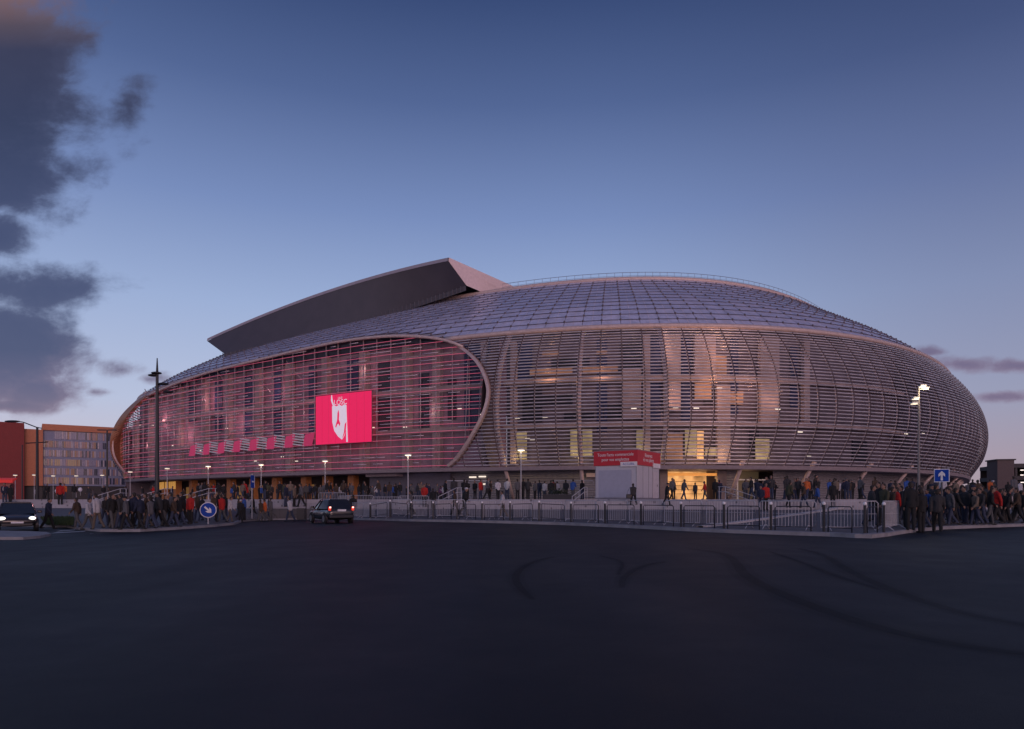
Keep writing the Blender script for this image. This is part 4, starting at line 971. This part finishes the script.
tag(t, 'round blue traffic sign with a white arrow pointing down right', 'sign')
q = on_walk(942, 528); t = thing('one_way_sign', q, math.atan2(q.y, q.x) - math.pi / 2); dz_ = H + 24.5 / F * q.y - q.z; w_ = 6.6 / F * q.y
MB().tube([(0, .05, 0), (0, .05, dz_ + .25)], .035, 8).build('post', mat('dull_grey_post', (.08, .08, .09), .6), t); MB().box((0, 0, dz_), (w_ * 2, .03, w_ * 2)).build('border', SWH, t); MB().box((0, -.02, dz_), (w_ * 1.78, .02, w_ * 1.78)).build('panel', SB_, t)
MB().prism([(a * .85 * w_ / .3, c * .85 * w_ / .3 + dz_) for a, c in arrow], -.05, -.032, 'y').build('arrow', SWH, t); tag(t, 'square blue sign with a white arrow pointing up, above the right crowd', 'sign')
q = at(252.5, 52); t = thing('parking_sign', q, R(88)); MB().tube([(0, .05, 0), (0, .05, 3.6)], .035, 8).build('post', GALV, t); MB().box((0, 0, 3.0), (.62, .04, .95)).build('panel', SB_, t); MB().box((.30, -.025, 3.0), (.05, .012, .9)).build('border', SWH, t); MB().box((0, -.025, 3.0), (.3, .012, .12)).build('symbol', SWH, t)
tag(t, 'blue road sign seen almost edge-on above the left street crowd', 'sign')
q = at(306, 48.5); t = thing('dark_sign_back', q, R(8)); MB().tube([(0, 0, 0), (0, 0, 2.6)], .04, 8).build('post', BLK, t); MB().box((0, -.05, 2.3), (.36, .03, .42)).build('panel', BLK, t); MB().box((-.35, -.05, .55), (.55, .3, .8)).build('cabinet', BLK, t)
tag(t, 'back of a dark sign on a post beside the dark hatchback', 'sign')
# low dark bush by the queue
q = at(557, 53.5); t = thing('planted_tub', q); MB().box((0, 0, .2), (2.2, .7, .4)).build('tub', mat('tub_dark', (.03, .03, .035), .7), t, bevel=.03)
b = MB(); rb = random.Random(5)
for k in range(420):
    c = Vector((rb.gauss(0, .5), rb.gauss(0, .18), .42 + abs(rb.gauss(0, .2)))); a = Vector((rb.uniform(-1, 1), rb.uniform(-1, 1), rb.uniform(-.4, 1))).normalized() * .11; n = a.cross(Vector((rb.random(), rb.random(), rb.random()))).normalized() * .04
    b.add([c, c + a * .5 + n, c + a, c + a * .5 - n], [(0, 1, 2, 3)])
b.build('foliage', mat('dark_leaves', (.03, .045, .025), .7, var=.4, vs=6), t); tag(t, 'low dark planted tub at the foot of the queue left of the kiosk', 'planter')

# ================================================================== CARS
GLS = mat('car_glass', (.012, .014, .02), .06, spec=1); RUBB = mat('tyre_rubber', (.015, .015, .016), .8); ALU = mat('alloy', (.4, .4, .43), .3, .9)
def make_car(name, loc, rz, paint, front_lit, label):
    t = thing(name, loc, rz)
    st = [(-2.02, .66, .45, .80), (-1.97, .78, .30, .97), (-1.55, .86, .22, 1.0), (-.5, .885, .20, .97), (.5, .885, .20, .95), (1.1, .87, .22, .92), (1.65, .83, .26, .82), (1.95, .74, .30, .70), (2.03, .60, .40, .60)]
    b = MB(); v = []
    for y, w, zl, zt in st: v += [(-w * .86, y, zl), (-w, y, zl + .14), (-w, y, zl + (zt - zl) * .62), (-w * .9, y, zt), (w * .9, y, zt), (w, y, zl + (zt - zl) * .62), (w, y, zl + .14), (w * .86, y, zl)]
    n = len(st); b.add(v, [(i * 8 + j, i * 8 + 8 + j, i * 8 + 8 + (j + 1) % 8, i * 8 + (j + 1) % 8) for i in range(n - 1) for j in range(8)] + [tuple(range(8)), tuple(range(n * 8 - 8, n * 8))])
    o = b.build('body', paint, t, smooth=True); m = o.modifiers.new('sub', 'SUBSURF'); m.levels = m.render_levels = 2
    lo = [(-.76, 1.02), (.76, 1.02), (.80, .2), (.78, -1.72), (-.78, -1.72), (-.80, .2)]; hi = [(-.60, .18), (.60, .18), (.64, -.3), (.60, -1.48), (-.60, -1.48), (-.64, -.3)]
    b = MB(); b.add([(x, y, .90) for x, y in lo] + [(x, y, 1.43) for x, y in hi], [(i, (i + 1) % 6, (i + 1) % 6 + 6, i + 6) for i in range(6)]); b.build('window_glass', GLS, t)
    b = MB(); b.add([(x * 1.02, y, 1.42) for x, y in hi] + [(x * .9, y * .95, 1.50) for x, y in hi], [(i, (i + 1) % 6, (i + 1) % 6 + 6, i + 6) for i in range(6)] + [(6, 7, 8, 9, 10, 11), (5, 4, 3, 2, 1, 0)]); o = b.build('roof', paint, t, bevel=.03)
    for (x0, y0), (x1, y1) in list(zip(lo, hi)): MB().tube([(x0 * 1.01, y0, .9), (x1 * 1.01, y1, 1.43)], .035, 5).build('pillar', paint, t)
    for x in (-.78, .78):
        for y in (-1.28, 1.30):
            s_ = 1 if x > 0 else -1
            MB().tube([(x - .02 * s_, y, .33), (x + .09 * s_, y, .33)], .38, 20).build('wheel_arch', BLK, t)
            w = MB().tube([(x - .06 * s_, y, .31), (x + .115 * s_, y, .31)], .31, 20).build('wheel', RUBB, t)
            b = MB(); b.tube([(x + .10 * s_, y, .31), (x + .125 * s_, y, .31)], .2, 16); b.build('rim', ALU, w)
        MB().box((x * 1.22, .72, 1.0), (.2, .1, .14)).build('mirror', paint, t, bevel=.03)
    HL = mat('headlight_glow', (.9, .9, .9), .2, emit=(1, .93, .82), es=2.2) if front_lit else mat('headlight_glass', (.5, .5, .52), .1)
    TL = mat('tail_red_lit', (.5, .01, .01), .3, emit=(1, .06, .03), es=.6) if not front_lit else mat('tail_red', (.3, .01, .01), .3)
    for x in (-.62, .62):
        MB().ball((x, 1.90, .68), (.15, .13, .085), 12, 8).build('headlight', HL, t, smooth=True)
        h = MB().box((x * 1.16, -1.93, .92), (.15, .12, .24)).build('taillight', TL, t, bevel=.03)
        if not front_lit: MB().box((x * 1.14, -1.995, 1.0), (.09, .03, .08)).build('lit_bulb', mat('bulb_glow', (1, .8, .7), .3, emit=(1, .5, .4), es=3), h)
    MB().box((0, -2.02, .82), (.52, .03, .12)).build('number_plate', SWH, t); MB().box((0, 2.03, .45), (.52, .03, .12)).build('number_plate', SWH, t)
    MB().box((0, -2.0, .45), (1.5, .14, .2)).build('bumper', BLK, t, bevel=.04); MB().box((0, 2.0, .36), (1.3, .12, .16)).build('bumper', BLK, t, bevel=.04)
    tag(t, label, 'car'); return t
CARP = mat('car_paint_black', (.022, .024, .03), .22, .2, coat=.6); CARB = mat('car_paint_dark', (.028, .022, .024), .25, .2, coat=.6)
g_ = ground(331, 523); make_car('hatchback', g_, R(33), CARP, False, 'dark hatchback seen from behind with its tail lights on, before the steps')
g_ = ground(17, 530.5); make_car('parked_car', g_, R(216), CARB, True, 'dark car facing the camera with white headlights on, beside the grass verge')

# ================================================================== PEOPLE
dg_done = []
def remeshed(b, name, vox, m, smooth_it=3):
    o = bpy.data.objects.new('tmp', b.mesh('tmp', m)); COL.objects.link(o)
    r = o.modifiers.new('r', 'REMESH'); r.mode = 'VOXEL'; r.voxel_size = vox; r.use_smooth_shade = True
    if smooth_it: s_ = o.modifiers.new('s', 'SMOOTH'); s_.iterations = smooth_it; s_.factor = .5
    me = bpy.data.meshes.new_from_object(o.evaluated_get(bpy.context.evaluated_depsgraph_get())); me.name = name
    bpy.data.objects.remove(o); me.materials.clear(); me.materials.append(m); return me
def cap(b, p, r0, q, r1, n=9): b.tube([p, q], [r0, r1], n); b.ball(p, r0, n, 6); b.ball(q, r1, n, 6)
SKIN = mat('skin', (.26, .15, .11), .6, var=.06); HAIRM = mat('dark_hair', (.022, .016, .013), .7); SHOE = mat('shoe_dark', (.02, .02, .022), .6)
def figure(th, kn, sh, elb, inward=(0, 0), lean=.03, turn=0.0):
    """one clothed standing or walking figure, facing +y, 1.75 m: meshes for body, jacket, trousers, shoes, hair"""
    hip = Vector((0, 0, .93)); J = {}
    for i, sx_ in enumerate((-1, 1)):
        h = hip + Vector((.088 * sx_, 0, 0)); k = h + Vector((.012 * sx_, math.sin(th[i]), -math.cos(th[i]))) * .435; a = th[i] - kn[i]; an = k + Vector((0, math.sin(a), -math.cos(a))) * .425; J[i] = (h, k, an)
    drop = min(J[0][2].z, J[1][2].z) - .07; sft = Vector((0, 0, -drop))
    for i in J: J[i] = tuple(p + sft for p in J[i])
    hip = hip + sft; chest = hip + Vector((0, lean * .6, .34)); nb = hip + Vector((0, lean, .535)); hd = nb + Vector((0, lean * .6 + .025, .185))
    A = {}
    for i, sx_ in enumerate((-1, 1)):
        s_ = nb + Vector((.185 * sx_, -.005, -.06)); e = s_ + Vector((.10 * sx_, math.sin(sh[i]), -math.cos(sh[i]))).normalized() * .30; f = sh[i] + elb[i]
        w = e + Vector((-inward[i] * sx_, math.sin(f), -math.cos(f))).normalized() * .26; A[i] = (s_, e, w)
    b = MB()
    b.ball(hd, (.075, .094, .115), 14, 10); b.ball(hd + Vector((0, .03, -.055)), (.058, .065, .065), 10, 7)          # skull, jaw
    cap(b, hd + Vector((0, .088, .012)), .010, hd + Vector((0, .108, -.022)), .015); b.ball(hd + Vector((0, .085, .038)), (.055, .02, .012)); b.ball(hd + Vector((0, .088, -.062)), (.028, .016, .010))
    for sx_ in (-1, 1): b.ball(hd + Vector((.076 * sx_, -.005, -.005)), (.012, .024, .034), 8, 6)
    cap(b, nb + Vector((0, 0, -.05)), .062, hd + Vector((0, -.01, -.06)), .055)
    b.ball(chest + Vector((0, 0, .06)), (.155, .10, .19), 12, 8); b.ball(hip + Vector((0, 0, .03)), (.145, .10, .14), 12, 8); cap(b, hip, .105, chest, .11)
    for i, sx_ in enumerate((-1, 1)):
        h, k, an = J[i]; cap(b, h, .075, k, .052); cap(b, k, .05, an, .036); cap(b, an, .038, an + Vector((0, .15, -.035)), .026)
        s_, e, w = A[i]; cap(b, nb + Vector((.06 * sx_, 0, -.05)), .055, s_, .05); cap(b, s_, .048, e, .038); cap(b, e, .037, w, .027)
        d = (w - e).normalized(); side = Vector((sx_, 0, 0)); fw = d.cross(side).normalized()
        if fw.y < 0: fw = -fw
        pc = w + d * .05; b.ball(pc, (.022, .034, .05), 8, 6); cap(b, w, .024, pc + d * .035, .026)
        for j, (o_, l_) in enumerate(((-.027, .062), (-.009, .074), (.009, .07), (.026, .055))):
            p0 = pc + d * .03 + fw * o_; p1 = p0 + d * l_ * .55; p2 = p1 + (d * .8 - side * .6).normalized() * l_ * .5; cap(b, p0, .0095, p1, .009, 6); cap(b, p1, .009, p2, .008, 6)
        p0 = w + d * .025 + fw * .022; p1 = p0 + (d * .5 + fw * .8).normalized() * .045; cap(b, p0, .012, p1, .010, 6); cap(b, p1, .010, p1 + d * .03, .009, 6)
    for i in (0, 1): an = J[i][2]; b.ball(an + Vector((0, .06, -.035)), (.050, .138, .044), 10, 7); cap(b, an, .052, an + Vector((0, .0, -.03)), .048)
    body = remeshed(b, 'person_body', .0105, SKIN, 1); body.materials.append(SHOE)
    for p_ in body.polygons:
        c_ = p_.center
        if c_.z < .5 and min((c_ - J[i][2]).length for i in (0, 1)) < .24 and c_.z < max(J[0][2].z, J[1][2].z) + .03: p_.material_index = 1
    b = MB(); b.ball(chest + Vector((0, .0, .04)), (.195, .135, .24), 14, 9); b.ball(hip + Vector((0, 0, .04)), (.185, .138, .17), 14, 9); cap(b, hip + Vector((0, 0, .0)), .15, chest, .155); cap(b, nb + Vector((0, 0, -.04)), .085, nb + Vector((0, .005, .04)), .072)
    b.ball(hip + Vector((0, 0, -.06)), (.178, .135, .09), 14, 7)
    for i, sx_ in enumerate((-1, 1)):
        s_, e, w = A[i]; cap(b, nb + Vector((.07 * sx_, 0, -.065)), .085, s_, .078); cap(b, s_, .077, e, .064); cap(b, e, .063, w - (w - e).normalized() * .02, .047)
    jacket = remeshed(b, 'jacket', .016, CLOTH, 4)
    b = MB(); b.ball(hip + Vector((0, 0, -.02)), (.165, .122, .13), 14, 8)
    for i in (0, 1): h, k, an = J[i]; cap(b, h, .098, k, .074); cap(b, k, .074, an + Vector((0, 0, .0)), .062)
    trousers = remeshed(b, 'trousers', .016, CLOTH, 3)
    b = MB(); b.ball(hd + Vector((0, -.022, .030)), (.084, .094, .100), 14, 9); b.ball(hd + Vector((0, -.05, -.02)), (.075, .06, .085), 12, 8); hair = remeshed(b, 'hair', .013, HAIRM, 2)
    b = MB(); b.ball(hd + Vector((0, -.005, .055)), (.088, .106, .082), 14, 9); b.ball(hd + Vector((0, .10, .045)), (.065, .06, .012), 10, 6); hat = remeshed(b, 'cap', .012, CLOTH, 1)
    return dict(body=body, jacket=jacket, trousers=trousers, hair=hair, cap=hat)
POSES = [figure((.04, -.03), (.02, .03), (.03, -.02), (.12, .15)), figure((-.03, .05), (.03, .04), (-.12, -.08), (.75, .8), (.35, .35)), figure((.29, -.24), (.06, .26), (-.26, .24), (.2, .4)),
         figure((-.17, .24), (.34, .06), (.20, -.22), (.45, .2)), figure((.05, -.05), (.03, .02), (.05, .35), (.15, 1.75), (0, .4)), figure((.20, -.20), (.05, .4), (-.2, -.05), (.2, .85), (0, .3), .05)]
def joined(F_):
    me = bpy.data.meshes.new('person_whole'); vs = []; fs = []; ms = []; 
    for mi, k in enumerate(('jacket', 'trousers', 'body', 'hair')):
        m = F_[k]; o = len(vs); vs += [tuple(v_.co) for v_ in m.vertices]
        for p_ in m.polygons: fs.append(tuple(i + o for i in p_.vertices)); ms.append(4 if (k == 'body' and p_.material_index == 1) else mi)
    me.from_pydata(vs, [], fs); me.polygons.foreach_set('material_index', ms); me.polygons.foreach_set('use_smooth', [True] * len(fs)); return me
JEAN = mat('far_jeans', (.035, .045, .08), .85); DTR = mat('far_black_trousers', (.015, .015, .018), .85); GTR = mat('far_grey_trousers', (.08, .08, .085), .85)
WHOLE = []
for F_ in POSES:
    d = {}
    for nm, m in (('black trousers', DTR), ('jeans', JEAN), ('grey trousers', GTR)):
        me = joined(F_)
        for q in (CLOTH, m, SKIN, HAIRM, SHOE): me.materials.append(q)
        d[nm] = me
    WHOLE.append(d)
JC = {'black': (.012, .012, .014), 'charcoal': (.035, .034, .038), 'navy': (.016, .022, .05), 'grey': (.10, .098, .108), 'brown': (.06, .038, .025), 'red': (.42, .018, .015), 'white': (.46, .45, .48), 'blue': (.03, .09, .32), 'beige': (.17, .13, .10), 'olive': (.055, .055, .03), 'orange': (.55, .12, .03), 'purple': (.10, .04, .13)}
TC = {'black trousers': (.014, .014, .016), 'jeans': (.04, .052, .095), 'grey trousers': (.085, .085, .09), 'beige trousers': (.12, .095, .075)}
prnd = random.Random(21); PEOPLE = []
_sc = MB(); _sc.tube([(.085 * math.cos(a_ * math.pi / 6), .08 * math.sin(a_ * math.pi / 6), .012 * math.sin(a_)) for a_ in range(12)], .042, 7, 0, closed=True); _sc.tube([(.05, .085, -.01), (.06, .15, -.16), (.055, .155, -.36)], [.035, .04, .036], 6, 1)
SCARF = _sc.mesh('scarf', [mat('scarf_red', (.32, .015, .02), .85), mat('scarf_pale', (.4, .36, .38), .85)], smooth=True)
def wpick(zone_w=None):
    return prnd.choices(list(JC), weights=zone_w or [27, 16, 13, 10, 8, 3, 5, 3, 4, 5, 1, 1])[0]
def person(loc, rz, pose, jk, tr, zone, whole=False, hat=None, scale=None):
    F_ = POSES[pose]; sc_ = scale or prnd.uniform(.89, 1.06)
    if whole:
        tr = tr if tr in WHOLE[pose] else 'grey trousers'
        o = bpy.data.objects.new('person', WHOLE[pose][tr]); COL.objects.link(o); o.color = (*JC[jk], 1)
    else:
        o = bpy.data.objects.new('person', F_['body']); COL.objects.link(o)
        for k in ('jacket', 'trousers', 'cap' if hat else 'hair'):
            c = bpy.data.objects.new(k, F_[k]); COL.objects.link(c); c.parent = o
            c.color = (*(JC[jk] if k == 'jacket' else TC[tr] if k == 'trousers' else JC[hat] if hat else (0, 0, 0)), 1)
    o.location = loc; o.rotation_euler = (0, 0, rz); wd = prnd.uniform(.92, 1.14); o.scale = (sc_ * wd, sc_ * wd, sc_)
    if not whole and prnd.random() < .06:
        c = bpy.data.objects.new('scarf', SCARF); COL.objects.link(c); c.parent = o; c.location = (0, .028, 1.475 if pose in (0, 1, 4) else 1.45)
    PEOPLE.append([o, jk, tr, zone, F * loc[0] / loc[1], hat]); return o
def tpick(): return prnd.choices(list(TC), weights=[9, 7, 3, 1])[0]
def kerb_y(px): return interp(px, [a for a, _ in kerb_px], [b_ for _, b_ in kerb_px])
taken = []
def free(p, r=.5):
    if all((p.x - q.x) ** 2 + (p.y - q.y) ** 2 > r * r for q in taken): taken.append(p.copy()); return True
    return False
def scatter(n, x0, x1, where, zone, whole=False, poses=(0, 1, 2, 3, 4, 5), face=None, weights=None, r=.5, cluster=0):
    k = tries = 0; last = None
    while k < n and tries < n * 30:
        tries += 1
        px = x0 + (x1 - x0) * ((k + prnd.random()) / n) if prnd.random() > cluster or last is None else last + prnd.uniform(-6, 6)
        p = where(px)
        if p is None or not free(p, r): continue
        last = px; f = face(px) if face else prnd.uniform(0, 6.28)
        person(p, f, prnd.choice(poses), wpick(weights), tpick(), zone, whole, hat=prnd.choice(['white', 'black', 'navy', 'grey']) if (not whole and prnd.random() < .1) else None); k += 1
def plaza(d0, d1): return lambda px: at(px, prnd.uniform(d0, d1))
def street(a0, a1):
    def f(px): return on_walk(px, kerb_y(px) - prnd.uniform(a0, a1))
    return f
side = lambda px: R(90) * prnd.choice([1, -1]) + prnd.uniform(-.4, .4)
away = lambda px: prnd.uniform(-.7, .7)
WK = (2, 3, 5, 2, 3, 0)
# the nearest figures first, one by one as they stand in the photograph
def one(px, py, pose, rz, jk, tr, zone, hat=None, scale=None):
    p = on_walk(px, py); taken.append(p); return person(p, rz, pose, jk, tr, zone, False, hat, scale)
one(911, 531.6, 0, R(-12), 'black', 'black trousers', 'at the right kerb', scale=1.06); one(921.5, 532.8, 1, R(10), 'black', 'black trousers', 'at the right kerb'); one(937.5, 532, 2, R(-28), 'charcoal', 'black trousers', 'at the right kerb', scale=1.0)
one(424.5, 508.5, 1, R(170), 'red', 'black trousers', 'behind the black railing'); one(433, 509.5, 0, R(10), 'black', 'grey trousers', 'behind the black railing'); one(411, 514.5, 3, R(90), 'grey', 'black trousers', 'behind the black railing')
one(455, 514.5, 2, R(80), 'brown', 'black trousers', 'behind the black railing'); one(464.5, 515.5, 5, R(-80), 'black', 'black trousers', 'behind the black railing', hat='white'); one(503, 517, 3, R(95), 'white', 'beige trousers', 'behind the black railing')
one(633.5, 505.5, 2, R(20), 'charcoal', 'black trousers', 'before the kiosk'); one(667, 505.5, 3, R(-85), 'black', 'black trousers', 'before the kiosk', hat='black'); one(765.5, 510.5, 0, R(190), 'red', 'black trousers', 'right of the entrance'); one(761, 510.8, 1, R(150), 'navy', 'jeans', 'right of the entrance')
one(818, 508, 2, R(60), 'blue', 'jeans', 'right of the entrance'); one(833, 508.5, 0, R(0), 'black', 'black trousers', 'right of the entrance'); one(789, 509, 5, R(-70), 'olive', 'black trousers', 'right of the entrance'); one(804, 509.5, 3, R(85), 'brown', 'jeans', 'right of the entrance')
one(48, 529, 2, R(-80), 'navy', 'black trousers', 'by the headlit car'); one(60, 505, 0, R(30), 'red', 'black trousers', 'by the headlit car'); one(10, 505.5, 0, R(0), 'black', 'black trousers', 'by the headlit car'); one(4.5, 505.5, 1, R(200), 'navy', 'jeans', 'by the headlit car'); one(77, 527.5, 3, R(90), 'brown', 'grey trousers', 'by the headlit car')
one(88, 530.5, 2, R(-85), 'white', 'grey trousers', 'at the left kerb'); one(97, 530.7, 5, R(80), 'white', 'beige trousers', 'at the left kerb'); one(190.5, 524, 0, R(160), 'red', 'black trousers', 'at the left kerb'); one(240.5, 522.5, 1, R(20), 'black', 'black trousers', 'at the left kerb', hat='white')
one(265, 521.5, 2, R(90), 'orange', 'grey trousers', 'at the left kerb'); one(230, 522, 3, R(-90), 'white', 'beige trousers', 'at the left kerb'); one(222, 523, 5, R(70), 'red', 'grey trousers', 'at the left kerb'); one(290, 521.5, 2, R(75), 'white', 'jeans', 'at the left kerb'); one(353, 518, 0, R(0), 'black', 'black trousers', 'behind the black railing')
for px, D, ps, jk, tr in [(672, 58, 3, 'grey', 'black trousers'), (674.5, 62, 0, 'black', 'black trousers'), (684, 60, 2, 'grey', 'jeans'), (695.5, 66, 0, 'charcoal', 'black trousers'), (705, 59, 3, 'red', 'grey trousers'), (715.5, 60, 0, 'black', 'black trousers'), (719.5, 60.5, 1, 'navy', 'jeans')]:
    p = at(px, D); taken.append(p); person(p, prnd.uniform(0, 6.28), ps, jk, tr, 'before the lit entrance')
for px, D, jk in [(507, 60, 'white'), (517.5, 58, 'grey'), (523, 58.5, 'black'), (528, 58.3, 'charcoal'), (535, 60, 'grey'), (544.5, 60, 'white'), (551, 58, 'black'), (553.5, 59.5, 'brown'), (557.5, 60, 'white'), (566, 61, 'charcoal'), (573, 56, 'blue'), (582.5, 56, 'black'), (539.5, 61, 'navy')]:
    p = at(px, D); taken.append(p); person(p, prnd.uniform(-.8, .8), prnd.choice((0, 1, 4)), jk, tpick(), 'queuing beside the kiosk')
p = at(572, 52.8); 
for px, D, jk in [(445, 60, 'black'), (454, 58, 'charcoal'), (464, 58.5, 'black'), (467, 59, 'black'), (475, 60, 'black'), (480.5, 58.6, 'red'), (487, 58, 'grey'), (490, 59, 'brown'), (498, 57, 'white')]:
    p = at(px, D); taken.append(p); person(p, prnd.uniform(0, 6.28), prnd.choice((0, 1, 2, 4)), jk, tpick(), 'by the dark portal')
scatter(24, 104, 190, street(.5, 7), 'at the left kerb', poses=WK, face=side, weights=[28, 16, 14, 12, 8, 2, 8, 3, 4, 3, 0, 1], r=.42)
scatter(14, 192, 302, lambda px: on_walk(px, (kerb_y(px) + prnd.uniform(-3.5, 1.5)) if px > 226 else prnd.uniform(519, 523.5)), 'at the left kerb', poses=WK, face=side, weights=[22, 14, 12, 14, 10, 2, 14, 3, 4, 3, 0, 1], r=.42)
scatter(10, 868, 905, lambda px: on_walk(px, prnd.uniform(520, 526)), 'at the right kerb', poses=WK, face=side, r=.45)
scatter(36, 906, 1023, street(1.2, 9), 'at the right kerb', poses=WK, face=side, weights=[36, 22, 14, 10, 12, 1, 1, 2, 3, 4, 0, 1], r=.45)
scatter(20, 872, 1024, plaza(46, 66), 'right of the entrance', face=away, r=.5)
one(997, 524, 2, R(80), 'red', 'black trousers', 'at the right kerb', scale=1.04); one(898, 524, 1, R(70), 'red', 'black trousers', 'at the right kerb'); one(951, 525.5, 5, R(85), 'grey', 'jeans', 'at the right kerb'); one(976, 526, 3, R(85), 'beige', 'jeans', 'at the right kerb')
scatter(34, 742, 868, plaza(51, 64), 'right of the entrance', r=.5, cluster=.3)
scatter(74, 196, 446, plaza(63, 84), 'under the red front', whole=True, r=.45, cluster=.15, weights=[32, 18, 14, 8, 8, 4, 5, 3, 3, 4, 1, 2])
scatter(22, 2, 194, plaza(76, 108), 'near the orange building', whole=True, r=.6, cluster=.3, weights=[30, 16, 14, 8, 8, 6, 4, 2, 3, 4, 2, 2])

from collections import defaultdict
grp = defaultdict(list)
for r_ in PEOPLE: grp[(r_[1], r_[2], r_[3], r_[5])].append(r_)
for (jk, tr, zone, hat), L in grp.items():
    L.sort(key=lambda a: a[4]); n = len(L)
    hs = ' and %s cap' % hat if hat else ''
    desc = 'person in %s jacket, %s%s %s' % (jk, tr, hs, zone)
    for i, a in enumerate(L):
        lab = desc if n == 1 else desc + (', %s such from left' % ORD[i])
        if n == 1 and sum(1 for b_ in PEOPLE if b_[1] == jk and b_[3] == zone) == 1 and not hat: lab = 'the only person in a %s jacket %s' % (jk, zone)
        tag(a[0], lab, 'person', 'people ' + zone)
# bag and balloons carried in the crowd
q = on_walk(629, 505.5); t = thing('shoulder_bag', q + Vector((-.02, -.05, .45))); b = MB(); b.box((0, 0, .2), (.38, .18, .32)); b.build('bag_body', BLK, t, bevel=.05); MB().tube([(-.12, 0, .36), (-.05, 0, .62), (.1, 0, .9), (.16, 0, .62), (.12, 0, .36)], .014, 5).build('strap', BLK, t); tag(t, 'black shoulder bag carried by the walker before the kiosk', 'bag')
for px, py, D, lab in [(57, 491, 60, 'white round balloon above the person in red at the left'), (80, 489.5, 66, 'white round balloon held above the plaza left of the orange building edge')]:
    c = Vector(((px - 512) / F * D, D, H + (HZ - py) / F * D)); t = thing('balloon', c); b = MB(); b.ball((0, 0, 0), (.18, .18, .21), 14, 10); b.tube([(0, 0, -.19), (0, 0, -.24)], [.02, .035], 6); b.build('envelope', mat('white_balloon', (.7, .68, .72), .35), t, smooth=True)
    MB().tube([(0, 0, -.22), (.03, 0, -.6), (0, .02, PZ + .95 - c.z)], .006, 4).build('string', SWH, t); tag(t, lab, 'balloon')
